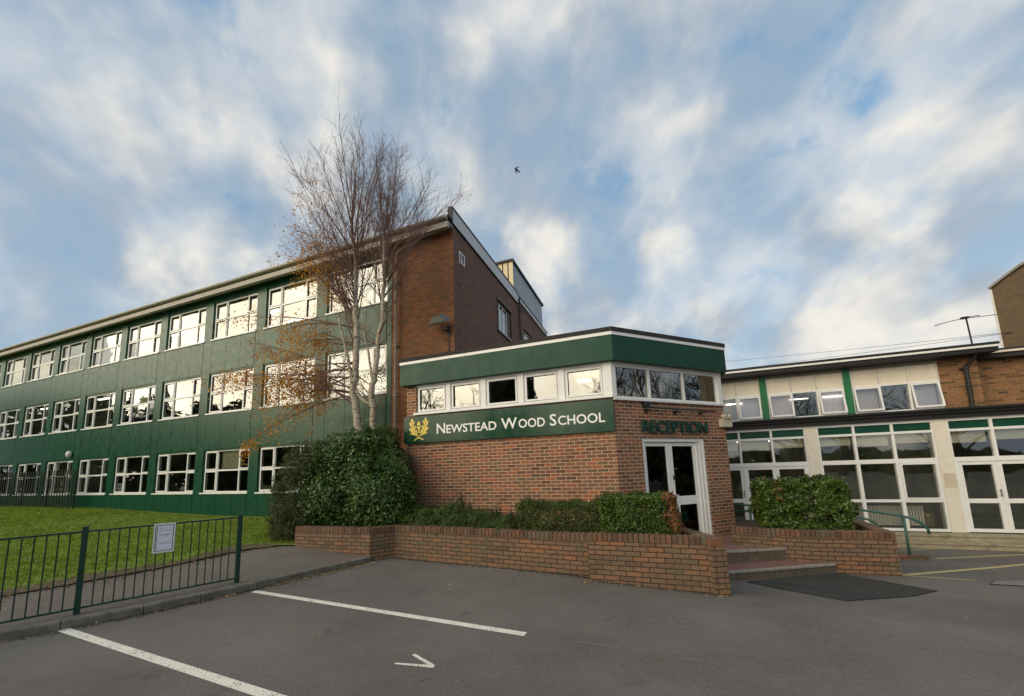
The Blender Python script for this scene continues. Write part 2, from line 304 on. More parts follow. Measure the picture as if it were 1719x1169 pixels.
# ------------------------------------------------------------------ mesh helpers
class F:
    """wall frame: s along the wall, d outward from it, z up"""
    def __init__(s, x, y, deg): s.o = (x, y); a = R(deg); s.t = (math.cos(a), math.sin(a)); s.n = (s.t[1], -s.t[0])
    def p(s, u, d, z): return (s.o[0] + u * s.t[0] + d * s.n[0], s.o[1] + u * s.t[1] + d * s.n[1], z)
W0 = F(0, 0, 0)
class MB:
    def __init__(s): s.v = []; s.f = []; s.mi = []; s.cur = 0
    def q(s, *pts):
        i = len(s.v); s.v += [tuple(p) for p in pts]; s.f.append(tuple(range(i, i + len(pts)))); s.mi.append(s.cur)
    def hexa(s, b, t):
        """b, t: four bottom and four top points, counter-clockwise seen from above"""
        i = len(s.v); s.v += [tuple(p) for p in b] + [tuple(p) for p in t]
        for f in ((3, 2, 1, 0), (4, 5, 6, 7), (0, 1, 5, 4), (1, 2, 6, 5), (2, 3, 7, 6), (3, 0, 4, 7)): s.f.append(tuple(i + a for a in f)); s.mi.append(s.cur)
    def box(s, fr, s0, s1, d0, d1, z0, z1):
        if s0 > s1: s0, s1 = s1, s0
        if d0 > d1: d0, d1 = d1, d0
        c = [(s0, d1), (s1, d1), (s1, d0), (s0, d0)]
        s.hexa([fr.p(a, b, z0) for a, b in c], [fr.p(a, b, z1) for a, b in c])
    def tube(s, pts, rad, n=8, cap=True, closed=False):
        pts = [Vector(p) for p in pts]; rs = rad if isinstance(rad, (list, tuple)) else [rad] * len(pts)
        i0 = len(s.v); ref = None
        for k_, p in enumerate(pts):
            d = (pts[min(k_ + 1, len(pts) - 1)] - pts[max(k_ - 1, 0)])
            d = d.normalized() if d.length > 1e-9 else Vector((0, 0, 1))
            if ref is None: ref = Vector((1, 0, 0)) if abs(d.x) < .8 else Vector((0, 1, 0))
            a = (ref - d * ref.dot(d)).normalized(); b = d.cross(a); ref = a
            for j in range(n):
                th = 2 * math.pi * j / n; s.v.append(tuple(p + (a * math.cos(th) + b * math.sin(th)) * rs[k_]))
        for k_ in range(len(pts) - 1):
            for j in range(n):
                j2 = (j + 1) % n; A = i0 + k_ * n
                s.f.append((A + j, A + j2, A + n + j2, A + n + j)); s.mi.append(s.cur)
        if cap and n > 2:
            s.f.append(tuple(i0 + j for j in range(n))[::-1]); s.mi.append(s.cur)
            s.f.append(tuple(i0 + (len(pts) - 1) * n + j for j in range(n))); s.mi.append(s.cur)
    def lathe(s, c, prof, n=20, axis='z'):
        """profile (r, h) about an axis through c"""
        i0 = len(s.v)
        for r, h in prof:
            for j in range(n):
                th = 2 * math.pi * j / n; a, b = r * math.cos(th), r * math.sin(th)
                s.v.append((c[0] + a, c[1] + b, c[2] + h) if axis == 'z' else (c[0] + a, c[1] - h, c[2] + b))
        for k_ in range(len(prof) - 1):
            for j in range(n):
                j2 = (j + 1) % n; A = i0 + k_ * n; s.f.append((A + j, A + j2, A + n + j2, A + n + j)); s.mi.append(s.cur)
        s.f.append(tuple(i0 + j for j in range(n))[::-1]); s.mi.append(s.cur)
        s.f.append(tuple(i0 + (len(prof) - 1) * n + j for j in range(n))); s.mi.append(s.cur)
    def wall(s, fr, s0, s1, z0, z1, holes=(), th=.25, rev=None, d=0., e0=True, e1=True):
        """outer face with rectangular openings, their reveals, ends, top and back"""
        rev = th if rev is None else rev
        cs = sorted({s0, s1, *[h[0] for h in holes], *[h[1] for h in holes]}); cz = sorted({z0, z1, *[h[2] for h in holes], *[h[3] for h in holes]})
        cs = [a for a in cs if s0 <= a <= s1]; cz = [a for a in cz if z0 <= a <= z1]
        for a, b in zip(cs, cs[1:]):
            for c, e in zip(cz, cz[1:]):
                m1, m2 = (a + b) / 2, (c + e) / 2
                if any(h[0] < m1 < h[1] and h[2] < m2 < h[3] for h in holes): continue
                s.q(fr.p(a, d, c), fr.p(b, d, c), fr.p(b, d, e), fr.p(a, d, e))
        for h in holes:
            a, b, c, e = h
            s.q(fr.p(a, d, c), fr.p(a, d, e), fr.p(a, d - rev, e), fr.p(a, d - rev, c))
            s.q(fr.p(b, d, c), fr.p(b, d - rev, c), fr.p(b, d - rev, e), fr.p(b, d, e))
            s.q(fr.p(a, d, e), fr.p(b, d, e), fr.p(b, d - rev, e), fr.p(a, d - rev, e))
            s.q(fr.p(a, d, c), fr.p(a, d - rev, c), fr.p(b, d - rev, c), fr.p(b, d, c))
        if e0: s.q(fr.p(s0, d, z0), fr.p(s0, d, z1), fr.p(s0, d - th, z1), fr.p(s0, d - th, z0))
        if e1: s.q(fr.p(s1, d, z0), fr.p(s1, d - th, z0), fr.p(s1, d - th, z1), fr.p(s1, d, z1))
        s.q(fr.p(s0, d, z1), fr.p(s1, d, z1), fr.p(s1, d - th, z1), fr.p(s0, d - th, z1))
    def build(s, name, mats, parent=None, smooth=False, bevel=0., **tags):
        me = bpy.data.meshes.new(name); me.from_pydata(s.v, [], s.f)
        for m in (mats if isinstance(mats, (list, tuple)) else [mats]): me.materials.append(MT[m] if isinstance(m, str) else m)
        if any(s.mi): me.polygons.foreach_set('material_index', s.mi)
        uvmap(me)
        if smooth: me.polygons.foreach_set('use_smooth', [True] * len(me.polygons))
        me.update()
        return link(name, me, parent, bevel, **tags)
def uvmap(me):
    uvl = me.uv_layers.new(name='UVMap'); nl = len(me.loops)
    co = np.empty(len(me.vertices) * 3); me.vertices.foreach_get('co', co); co = co.reshape(-1, 3)
    li = np.empty(nl, int); me.loops.foreach_get('vertex_index', li)
    nv = np.array([p.normal[:] for p in me.polygons]) if len(me.polygons) < 60000 else None
    if nv is None: return
    tot = np.array([p.loop_total for p in me.polygons]); pn = np.repeat(nv, tot, axis=0); P = co[li]
    hl = np.hypot(pn[:, 0], pn[:, 1]) + 1e-9
    tx, ty = -pn[:, 1] / hl, pn[:, 0] / hl
    # keep one sign per wall so that courses line up
    flip = np.where((tx < -.01) | ((abs(tx) <= .01) & (ty < 0)), -1, 1)
    u = (P[:, 0] * tx + P[:, 1] * ty) * flip; v = P[:, 2].copy()
    flat = abs(pn[:, 2]) > .7; u[flat] = P[flat, 0]; v[flat] = P[flat, 1]
    arr = np.empty(nl * 2); arr[0::2] = u; arr[1::2] = v; uvl.data.foreach_set('uv', arr)
def link(name, me, parent=None, bevel=0., **tags):
    o = bpy.data.objects.new(name, me); COL.objects.link(o)
    if parent is not None:
        o.parent = parent; o.matrix_parent_inverse = Matrix.Translation(parent.location).inverted() if parent.type == 'EMPTY' else Matrix()
        if parent.type != 'EMPTY': o.matrix_parent_inverse = Matrix()
    for a, b in tags.items(): o[a] = b
    if bevel:
        bm_ = o.modifiers.new('bevel', 'BEVEL'); bm_.width = bevel; bm_.segments = 2; bm_.limit_method = 'ANGLE'
    return o
def thing(name, label, category, loc=(0, 0, 0), group=None):
    o = bpy.data.objects.new(name, None); COL.objects.link(o); o.location = loc; o.empty_display_size = .2
    o['label'] = label; o['category'] = category
    if group: o['group'] = group
    return o
def T(label, category, group=None):
    d = dict(label=label, category=category)
    if group: d['group'] = group
    return d
def text(name, s, size, mat, parent, fr, s0, d, z, width=None, extrude=.006, offset=0., **tags):
    cu_ = bpy.data.curves.new(name, 'FONT'); cu_.body = s; cu_.size = size; cu_.extrude = extrude; cu_.offset = offset; cu_.resolution_u = 3
    ob = bpy.data.objects.new(name, cu_); COL.objects.link(ob); bpy.context.view_layer.update()
    me = bpy.data.meshes.new_from_object(ob); bpy.data.objects.remove(ob)
    xs = [v.co.x for v in me.vertices]; x0, x1 = min(xs), max(xs); kx = (width / (x1 - x0)) if width else 1
    for v in me.vertices:
        v.co = Vector(fr.p(s0 + (v.co.x - x0) * kx, d + v.co.z, z + v.co.y))
    me.materials.append(MT[mat]); me.update()
    return link(name, me, parent, **tags)
def sstep(t): t = min(max(t, 0), 1); return t * t * (3 - 2 * t)
def gz(x, y):
    return -sstep((x + 2) / 3) * (.13 * min(max(y - 5.8, 0), 2) + .07 * max(0, min(y, 16) - 9) + .013 * min(max(x, 0), 6))
rng = random.Random(7); nr = np.random.RandomState(11)
# ------------------------------------------------------------------ ground
def gridmesh(name, xs, ys, zf, mat, **tags):
    mb = MB(); nx = len(xs)
    mb.v = [(x, y, zf(x, y)) for y in ys for x in xs]
    mb.f = [(j * nx + i, j * nx + i + 1, (j + 1) * nx + i + 1, (j + 1) * nx + i) for j in range(len(ys) - 1) for i in range(nx - 1)]
    mb.mi = [0] * len(mb.f)
    return mb.build(name, mat, None, smooth=True, **tags)
def span(*segs):
    out_ = []
    for a, b, st in segs: out_ += list(np.arange(a, b, st))
    return out_ + [segs[-1][1]]
gridmesh('car_park', span((-400, -60, 60), (-60, -10, 5), (-10, 12, .35), (12, 60, 6), (60, 400, 60)),
         span((-400, -60, 60), (-60, 0, 6), (0, 4, .8), (4, 17, .35), (17, 60, 6), (60, 400, 60)), gz, 'asphalt', kind='structure')
KERB = [(-30, -60), (-13, -10), (-8.9, -1.5), (-7.65, .9), (-7.08, 2.05), (-6.75, 2.62), (-6.42, 3.28), (-6.2, 3.85), (-6.0, 4.43), (-5.76, 5.2), (-5.5, 6.0), (-5.36, 6.5)]
LAWN = [(-34, -60), (-17, -10), (-11.6, -1.5), (-9.9, .9), (-9.45, 2.05), (-9.15, 2.9), (-8.95, 3.7), (-8.78, 4.46), (-8.6, 5.2), (-8.35, 5.85), (-7.95, 6.3), (-7.55, 6.5)]
def kz(x, y): return .1 + .13 * sstep((y - 4.6) / 2) * sstep((-x - 5.5) / 1.6)
mb = MB()
KT = []
for i, (x, y) in enumerate(KERB):
    a = Vector(KERB[max(i - 1, 0)]); b = Vector(KERB[min(i + 1, len(KERB) - 1)]); d = (b - a).normalized(); KT.append((x - d.y * .12, y + d.x * .12))
prof = []
for (x, y), (x2, y2) in zip(KERB, KT):
    dx, dy = (x2 - x) / .12, (y2 - y) / .12
    prof.append([(x, y, -.03), (x + dx * .005, y + dy * .005, .085), (x + dx * .02, y + dy * .02, .102), (x2, y2, .104), (x2, y2, -.03)])
for a, b in zip(prof, prof[1:]):
    # break every run into kerb stones with a small gap
    va, vb = [Vector(p) for p in a], [Vector(p) for p in b]; n_ = max(1, round((vb[0] - va[0]).length / .9))
    if va[0].y < -9: n_ = 1
    for j in range(n_):
        t0, t1 = j / n_ + .006, (j + 1) / n_ - .006
        A = [p.lerp(q, t0) for p, q in zip(va, vb)]; B = [p.lerp(q, t1) for p, q in zip(va, vb)]
        for k_ in range(4): mb.q(B[k_], A[k_], A[k_ + 1], B[k_ + 1])
        mb.q(*A); mb.q(*B[::-1])
mb.build('kerb', 'kerb', None, kind='structure')
mb = MB(); rows = []
for (x, y), (x2, y2) in zip(KT, LAWN):
    rows.append([(x + (x2 - x) * t, y + (y2 - y) * t, kz(x + (x2 - x) * t, y + (y2 - y) * t) - .004) for t in np.linspace(-.0, 1.02, 7)])
for a, b in zip(rows, rows[1:]):
    for k_ in range(6): mb.q(a[k_], a[k_ + 1], b[k_ + 1], b[k_])
mb.build('footpath', 'path', None, smooth=True, kind='structure')
def wallz(x):
    return float(np.interp(x, [-60, -36, -30, -24, -20, -15.7, -13.9, -8, -5.7], [.54, .54, .53, .43, .29, .2, .22, .3, .45]))
def lawn_z(x, y, ex, ey):
    t = sstep((y - ey) / max(.5, 11 - ey)) if y > ey else 0
    z0 = kz(ex, ey) + .015
    return z0 + (wallz(x) - z0) * t ** .8
mb = MB(); edge = []
for a, b in zip(LAWN, LAWN[1:]):
    n_ = max(1, int(math.dist(a, b) / .5)); edge += [tuple(Vector(a).lerp(Vector(b), j / n_)) for j in range(n_)]
edge += [(-7.55, 6.5), (-7.2, 6.7)]
ly = [e[1] for e in edge]; lx = [e[0] for e in edge]
def lawn_h(x, y):
    """height of the lawn at any point left of its edge"""
    ex = float(np.interp(y, ly, lx)) if y < 6.7 else -7.0
    dd = max(0, ex - x); 
    side = sstep(dd / 9); up = sstep((y - 2) / 9)
    z0 = kz(ex, min(y, 6.5)) + .012 + .03 * sstep(dd / .4)
    return z0 + (wallz(x) - z0) * max(0, min(1, up * (.35 + .65 * side) + (.6 * sstep((y - 6.5) / 4.5))))
ys = span((-60, -6, 6), (-6, 6.4, .4), (6.4, 11.3, .35))
rows = []; VD = (0, .15, .4, .8, 1.3, 2, 3, 4.2, 6, 8, 11, 15, 20, 27, 36, 60)
for y in ys:
    ex = float(np.interp(y, ly, lx)) if y < 6.5 else -7.55 + min(1, (y - 6.5) / .2) * 1.8
    rows.append([(ex - d_, y, lawn_h(ex - d_, y)) for d_ in (0, .15, .4, .8, 1.3, 2, 3, 4.2, 6, 8, 11, 15, 20, 27, 36, 60)])
for a, b in zip(rows, rows[1:]):
    for k_ in range(len(a) - 1): mb.q(a[k_], b[k_], b[k_ + 1], a[k_ + 1])
lawn = mb.build('lawn', 'grassbase', None, smooth=True, kind='structure')
mb = MB(); prev = None      # worn, muddy verge along the path
for y in np.arange(-1.4, 6.45, .12):
    ex = float(np.interp(y, ly, lx)); w_ = .42 + .38 * noise.noise(Vector((y * .9, 0, 3))) + .16 * noise.noise(Vector((y * 4, 2, 3))); w_ = max(.1, w_)
    cur_ = [(ex + .015, y, lawn_h(ex, y) + .002)] + [(ex - w_ * t, y, lawn_h(ex - w_ * t, y) + .014 * (1 - t)) for t in (.15, .4, .7, 1.)]
    if prev:
        for k_ in range(4): mb.q(prev[k_], cur_[k_], cur_[k_ + 1], prev[k_ + 1])
    prev = cur_
MT['mud'] = pmat('verge_soil', (.11, .075, .045), .95, .35, 7, 1., 70, dirt=(.06, .075, .02))
mb.build('verge_soil', 'mud', None, smooth=True, kind='structure')
# grass blades where the camera can resolve them
def blades(n, region, h0, h1):
    V = np.empty((n * 3, 3)); c = 0
    while c < n:
        x, y = region()
        if y < 6.5 and x > float(np.interp(y, ly, lx)) - .03 * rng.random(): continue
        dist = float(np.interp(y, ly, lx)) - x if y < 6.5 else 1
        if dist < 1.3 and rng.random() > .10 + .62 * dist: continue
        z = lawn_h(x, y); a = rng.random() * 6.28; h = rng.uniform(h0, h1); wd = .005 + .0015 * math.hypot(x, y) * .5
        V[c * 3] = (x - wd * math.cos(a), y - wd * math.sin(a), z - .01); V[c * 3 + 1] = (x + wd * math.cos(a), y + wd * math.sin(a), z - .01)
        V[c * 3 + 2] = (x + rng.gauss(0, .4) * h, y + rng.gauss(0, .4) * h, z + h); c += 1
    return V
def trimesh(name, V, k_, mat, parent=None, **tags):
    n = len(V) // k_; me = bpy.data.meshes.new(name); me.vertices.add(len(V)); me.vertices.foreach_set('co', V.ravel())
    me.loops.add(len(V)); me.loops.foreach_set('vertex_index', np.arange(len(V))); me.polygons.add(n)
    me.polygons.foreach_set('loop_start', np.arange(n) * k_); me.update(calc_edges=True); me.materials.append(MT[mat])
    return link(name, me, parent, **tags)
V1 = blades(85000, lambda: (-7.6 - 26 * rng.random() ** 1.6, rng.uniform(1.0, 10.9)), .03, .06)
trimesh('grass', V1, 3, 'grass', kind='stuff', label='mown green grass of the lawn beside the railings', category='grass')
def leafquads(P, Nn, size, aspect=.55, jit=.5, bend=.25):
    """one bent rhombic leaf (two triangles) per point; P (n,3), Nn (n,3) facing"""
    n = len(P); Nn = Nn + nr.normal(0, jit, (n, 3)); Nn /= np.linalg.norm(Nn, axis=1)[:, None] + 1e-9
    up = nr.normal(0, 1, (n, 3)); A = np.cross(Nn, up); A /= np.linalg.norm(A, axis=1)[:, None] + 1e-9; B = np.cross(Nn, A)
    s = (np.asarray(size) * nr.uniform(.6, 1.25, n))[:, None]
    V = np.empty((n, 4, 3)); V[:, 0] = P - A * s; V[:, 1] = P + B * s * aspect - Nn * s * bend; V[:, 2] = P + A * s; V[:, 3] = P - B * s * aspect - Nn * s * bend
    return V.reshape(-1, 3)
fl = []
def fallen(n, fn, zf, sz=.022):
    for _ in range(n):
        x, y = fn(); fl.append((x, y, zf(x, y) + .008))
def alongkerb():
    t = rng.random() ** .7 * 4.2 + 2.2; x = float(np.interp(t, [p[1] for p in KERB], [p[0] for p in KERB])); return x + abs(rng.gauss(0, .07)) + .02, t
fallen(160, alongkerb, gz)
fallen(110, lambda: (lambda y: (float(np.interp(y, ly, lx)) + rng.gauss(0, .25), y))(rng.uniform(1.5, 6.3)), lambda x, y: kz(x, y) + .02)
fallen(120, lambda: (rng.uniform(-5.3, .9), 6.9 - rng.uniform(0, .2) + .0) if False else ((lambda x: (x, (6.93 if x < -1.1 else 6.38) - .1 * (x + 5.1) * (x < -1.1) - abs(rng.gauss(0, .09))))(rng.uniform(-5.1, .9))), gz)
fallen(420, lambda: (-7.9 - 9 * rng.random() ** 1.5, rng.uniform(1.5, 9.5)), lambda x, y: lawn_h(x, y) + .03)
fallen(22, lambda: (rng.uniform(-5, 4), rng.uniform(3, 8)), gz)
P = np.array(fl); trimesh('fallen_leaves', leafquads(P, np.tile((0, 0, 1.), (len(P), 1)), .025, .6, .4), 4, 'fallen', kind='stuff', label='small brown fallen leaves scattered along the kerb and lawn edge', category='fallen leaves')
gr = []
for _ in range(5200):
    if rng.random() < .5: x, y = alongkerb(); x -= .02
    else: x = rng.uniform(-5.1, .95); y = (6.95 - .0857 * (x + 5.12) if x < -1.02 else 6.44) - abs(rng.gauss(0, .05)) - .004
    gr.append((x, y, gz(x, y) + .004))
for _ in range(1500):
    y = rng.uniform(2, 6.4); x = float(np.interp(y, ly, lx)) + rng.gauss(.06, .12); gr.append((x, y, kz(x, y) + .006))
P = np.array(gr); MT['grit'] = leafmat('grit_and_soil', [(.03, .022, .014), (.08, .055, .035), (.05, .05, .02), (.12, .085, .05)], .9, 0.)
trimesh('kerb_debris', leafquads(P, np.tile((0, 0, 1.), (len(P), 1)), .011, .8, .5), 4, 'grit', kind='stuff', label='dark grit and leaf mould gathered along the kerb and wall foot', category='debris')
# ------------------------------------------------------------------ road markings
def strip(name, a, b, wd, mat, z=.004, n=1):
    mb = MB(); a, b = Vector(a), Vector(b); d = (b - a).normalized(); nn = Vector((-d.y, d.x)) * wd / 2; n = max(1, int((b - a).length / .35))
    for j in range(n):
        p, q = a.lerp(b, j / n), a.lerp(b, (j + 1) / n)
        mb.q(*[(c.x, c.y, gz(c.x, c.y) + z) for c in (p - nn, q - nn, q + nn, p + nn)])
    return mb.build(name, mat, None, kind='structure')
strip('parking_line', (-5.86, 4.41), (-1.37, 4.15), .10, 'paint_white')
strip('parking_line', (-6.92, 2.655), (1.6, 2.18), .10, 'paint_white')
mb = MB()
for pts in (((-2.285, 3.381), (-2.261, 3.409), (-1.96, 3.274), (-1.955, 3.24), (-2.03, 3.262)), ((-2.339, 3.177), (-2.34, 3.202), (-2.03, 3.262), (-1.955, 3.24), (-1.952, 3.227))):
    mb.q(*[(x, y, .004 + gz(x, y)) for x, y in pts][::-1])
mb.build('arrow_marking', 'paint_white', None, kind='structure')
strip('hatch_line', (4.05, 9.28), (7.4, 11.94), .11, 'paint_yellow')
strip('hatch_line', (4.15, 9.27), (5.0, 9.23), .06, 'paint_yellow')
strip('hatch_line', (5.92, 12.08), (9.6, 15.1 - .7), .1, 'paint_yellow')
strip('hatch_line', (6.05, 13.6), (7.13, 14.3), .08, 'paint_yellow')
strip('worn_line', (-.82, 4.14), (.27, 4.08), .010, 'paint_worn')
strip('worn_line', (.27, 4.08), (.9, 4.03), .006, 'paint_worn')
mb = MB(); pp = [(5.0, 8.95), (6.9, 9.05), (9.5, 9.9), (9.3, 10.6), (6.2, 9.75), (5.25, 9.3)]
mb.q(*[(x, y, gz(x, y) + .004) for x, y in pp]); MT['patch'] = asphalt('patched_asphalt', (.20, .185, .165), (.24, .22, .2), .1); mb.build('tarmac_patch', 'patch', None, kind='structure')
MT['seam'] = pmat('tar_seam', (.03, .028, .026), .6, .3, 8)
def seam(pts, wd=.022):
    mb = MB()
    P_ = [Vector(p) for p in pts]; Q_ = []
    for a, b in zip(P_, P_[1:]):
        n_ = max(2, int((b - a).length / .12)); Q_ += [a.lerp(b, j / n_) + Vector((rng.gauss(0, .006), rng.gauss(0, .006))) for j in range(n_)]
    for a, b in zip(Q_, Q_[1:]):
        d = (b - a).normalized(); n_ = Vector((-d.y, d.x)) * wd / 2 * rng.uniform(.5, 1.1); mb.q(*[(c.x, c.y, gz(c.x, c.y) + .0085) for c in (a - n_, b - n_, b + n_, a + n_)])
    mb.build('tar_seam', 'seam', None, kind='structure')
seam([(5.0, 8.95), (5.7, 8.97), (6.9, 9.05), (9.6, 9.9)]); seam([(5.0, 8.95), (5.25, 9.3), (6.2, 9.75), (8.2, 10.35)]); seam([(6.5, 10.6), (8.0, 10.2), (9.8, 10.7)], .016)
seam([(-5.0, 5.9), (-3.2, 5.75), (-1.6, 5.75)], .005)
strip('kerb_line', (-5.86, 4.75), (-5.25, 6.5), .05, 'paint_yellow')
# ------------------------------------------------------------------ main school building
main = thing('school_building', 'three storey school block with green cladding, rows of white windows and a brick end', 'building', (-20, 11, 0))
FM = F(0, 11, 0)      # s = x, outward = -y
XL, XB, XR = -52.0, -8.27, -5.75
holes = []; wins = []
ROWS = [(1.17, 2.97), (4.62, 6.42), (8.03, 9.80)]
for k_ in range(0, 12):
    a = -11.33 - 3.41 * k_
    for r_, (z0, z1) in enumerate(ROWS):
        holes.append((a, a + 2.84, z0, z1)); wins.append((a, a + 2.84, z0, z1, r_, k_))
mb = MB(); mb.wall(FM, XL, XB, -.3, 10.25, holes, .3, .13, d=-.012)
mb.build('backing_wall', 'green', main)
# cladding sheets with open joints between them
mb = MB(); G = .007
def sheets(a, b, z0, z1, cuts):
    cs = [a] + [c for c in cuts if a < c < b] + [b]
    for u0, u1 in zip(cs, cs[1:]): mb.box(FM, u0 + G, u1 - G, -.012, .012, z0, z1)
for k_ in range(0, 12):
    a = -11.33 - 3.41 * k_; b = a + 2.84
    cuts = [a + .02, a + .97, a + 1.92, b - .02]
    for z0, z1 in ((-.3, 1.10), (3.03, 4.55), (6.48, 7.96), (9.86, 10.2)): sheets(a - .57, b, z0, z1, cuts)
    for z0, z1 in ROWS: mb.box(FM, a - .57 + G, a - .025, -.012, .014, z0 - .06, z1 + .055)
for z0, z1 in ((-.3, 10.2),): mb.box(FM, -8.49 + .02, XB - .004, -.012, .014, z0, z1)
mb.build('green_cladding', 'green', main)
def window(parent, fr, a, b, z0, z1, cols, row, dep=-.10, casements=(), glass='glass', fw_=.055, sill=True, blind=None, gname='pane'):
    """frame mesh with mullions; sub-parts pane and sill. cols: fractions; row: fraction of the transom or None"""
    mb = MB(); d0, d1 = dep - .03, dep + .03
    mb.box(fr, a, b, d0, d1, z0, z0 + fw_); mb.box(fr, a, b, d0, d1, z1 - fw_, z1)
    mb.box(fr, a, a + fw_, d0, d1, z0 + fw_, z1 - fw_); mb.box(fr, b - fw_, b, d0, d1, z0 + fw_, z1 - fw_)
    xs = [a + fw_ * .5] + [a + (b - a) * c for c in cols] + [b - fw_ * .5]; zs = [z0 + fw_ * .5] + ([z0 + (z1 - z0) * row] if row else []) + [z1 - fw_ * .5]
    for x in xs[1:-1]: mb.box(fr, x - .03, x + .03, d0, d1 + .002, z0 + fw_, z1 - fw_)
    for z in zs[1:-1]: mb.box(fr, a + fw_, b - fw_, d0 - .002, d1 - .004, z - .035, z + .035)
    for ci, ri in casements:      # opening lights: a second, prouder frame
        u0, u1 = xs[ci] + .02, xs[ci + 1] - .02; v0, v1 = zs[ri] + .022, zs[ri + 1] - .022; c_ = .05 if b - a > 1 else .036
        mb.box(fr, u0, u1, d1, d1 + .022, v0, v0 + c_); mb.box(fr, u0, u1, d1, d1 + .022, v1 - c_, v1)
        mb.box(fr, u0, u0 + c_, d1, d1 + .022, v0 + c_, v1 - c_); mb.box(fr, u1 - c_, u1, d1, d1 + .022, v0 + c_, v1 - c_)
    wd = mb.build('window', 'white', parent)
    mb = MB()
    for x0_, x1_ in zip(xs, xs[1:]):
        for v0, v1 in zip(zs, zs[1:]):
            ta, tb = rng.gauss(0, .0035), rng.gauss(0, .0035)
            mb.q(fr.p(x0_, dep + ta + tb, v0), fr.p(x1_, dep - ta + tb, v0), fr.p(x1_, dep - ta - tb, v1), fr.p(x0_, dep + ta - tb, v1))
    mb.build(gname, glass, wd)
    if sill:
        mb = MB(); mb.box(fr, a - .07, b + .05, dep - .02, .055, z0 - .055, z0 - .002); mb.build('sill', 'white', wd)
    return wd
for a, b, z0, z1, r_, k_ in wins:
    if a < -50: continue
    window(main, FM, a, b, z0, z1, (.285, .765), .52, casements=((0, 0), (0, 1), (2, 1)) if (k_ + r_) % 3 else ((0, 1), (2, 1), (0, 0), (2, 0)))
# rooms behind: floors, back wall, cross walls, blinds, lights
mb = MB()
mb.box(W0, XL, XB, -15.2, -15.0, -.3, 10.2)
for z in (.28, 3.6, 7.1, 10.0): mb.box(W0, XL, XB, -15.0, -11.32, z - .1, z + .12)
for k_ in range(0, 12, 2): mb.box(W0, -11.6 - 3.41 * k_ - .06, -11.6 - 3.41 * k_ + .06, -15.0, -11.32, .4, 9.9)
mb.build('classroom_walls', 'room', main)
mb = MB()
for k_, r_ in ((6, 1), (7, 1), (8, 1), (3, 0), (5, 0), (6, 0), (2, 2), (4, 2)):
    a = -11.33 - 3.41 * k_; z = (3.3, 6.75, 9.7)[r_]; mb.box(FM, a + .9, a + 2.2, -1.6, -1.45, z - .06, z)
    mb.box(FM, a + .9, a + 2.2, -2.9, -2.75, z - .06, z)
mb.build('light_strip', 'lampglow', main)
mb = MB()
for k_, r_, i in ((1, 2, 0), (3, 2, 1), (5, 2, 2), (4, 1, 0), (0, 1, 1), (1, 1, 2), (2, 0, 0), (6, 0, 1), (0, 2, 1)):
    a = -11.33 - 3.41 * k_; z0, z1 = ROWS[r_]
    mb.box(FM, a + (.85, .1, 2.05)[i], a + (2.1, .8, 2.75)[i], -.24, -.225, z1 - (.8, .5, 1.1)[i], z1 - .03)
mb.build('blind', 'blind', main)
# brick end, front and side
mb = MB(); mb.wall(FM, XB, XR, -.4, 10.34, (), .25, e1=False)
mb.build('brick_front_wall', 'brick_main', main)
FG = F(XR, 11, 90)    # gable wall, s = y - 11, outward +x
mb = MB(); mb.wall(FG, .0, 13.2, -.9, 10.75, [(4.15, 6.0, 7.9, 9.36), (8.05, 9.6, 7.9, 9.3), (.46, .84, 9.15, 9.53)], .25, .18, e0=False)
gablew = mb.build('gable_wall', MT['brick_main'], main)
MT['brick_gable_shaded'] = brickmat('gable_brick_shaded', [(.10, .048, .032), (.17, .075, .048), (.15, .07, .045), (.21, .085, .05), (.12, .07, .045)], (.13, .095, .07), ms=.0045, stain=(.09, .06, .045), stain_amt=.4)  # main brick again, shade put into its colour for the side with less sun
gablew.data.materials[0] = MT['brick_gable_shaded']
window(main, FG, 4.17, 5.7, 7.92, 9.34, (.33, .62), None, -.14, glass='glass')
window(main, FG, 8.07, 9.58, 7.92, 9.28, (.5,), None, -.14)
mb = MB(); mb.box(FG, 5.7, 5.99, -.2, -.06, 7.9, 9.35); mb.box(FG, 4.05, 6.05, -.02, .035, 9.36, 9.42); mb.box(FG, 4.05, 6.05, -.02, .06, 7.82, 7.9); mb.box(FG, 4.1, 4.15, -.02, .03, 7.9, 9.36)
mb.build('window_surround', 'dark', main)
mb = MB(); mb.box(FG, .44, .86, -.01, .03, 9.13, 9.17); mb.box(FG, .44, .86, -.01, .03, 9.51, 9.55); mb.box(FG, .44, .48, -.01, .03, 9.17, 9.51); mb.box(FG, .82, .86, -.01, .03, 9.17, 9.51); mb.box(FG, .63, .67, -.01, .02, 9.17, 9.51)
v_ = mb.build('wall_vent', 'white', main)
mb = MB()
for i in range(6): mb.box(FG, .48, .82, -.06, -.02, 9.18 + i * .055, 9.20 + i * .055)
mb.box(FG, .46, .84, -.12, -.1, 9.15, 9.53); mb.build('louvre', 'dark', v_)
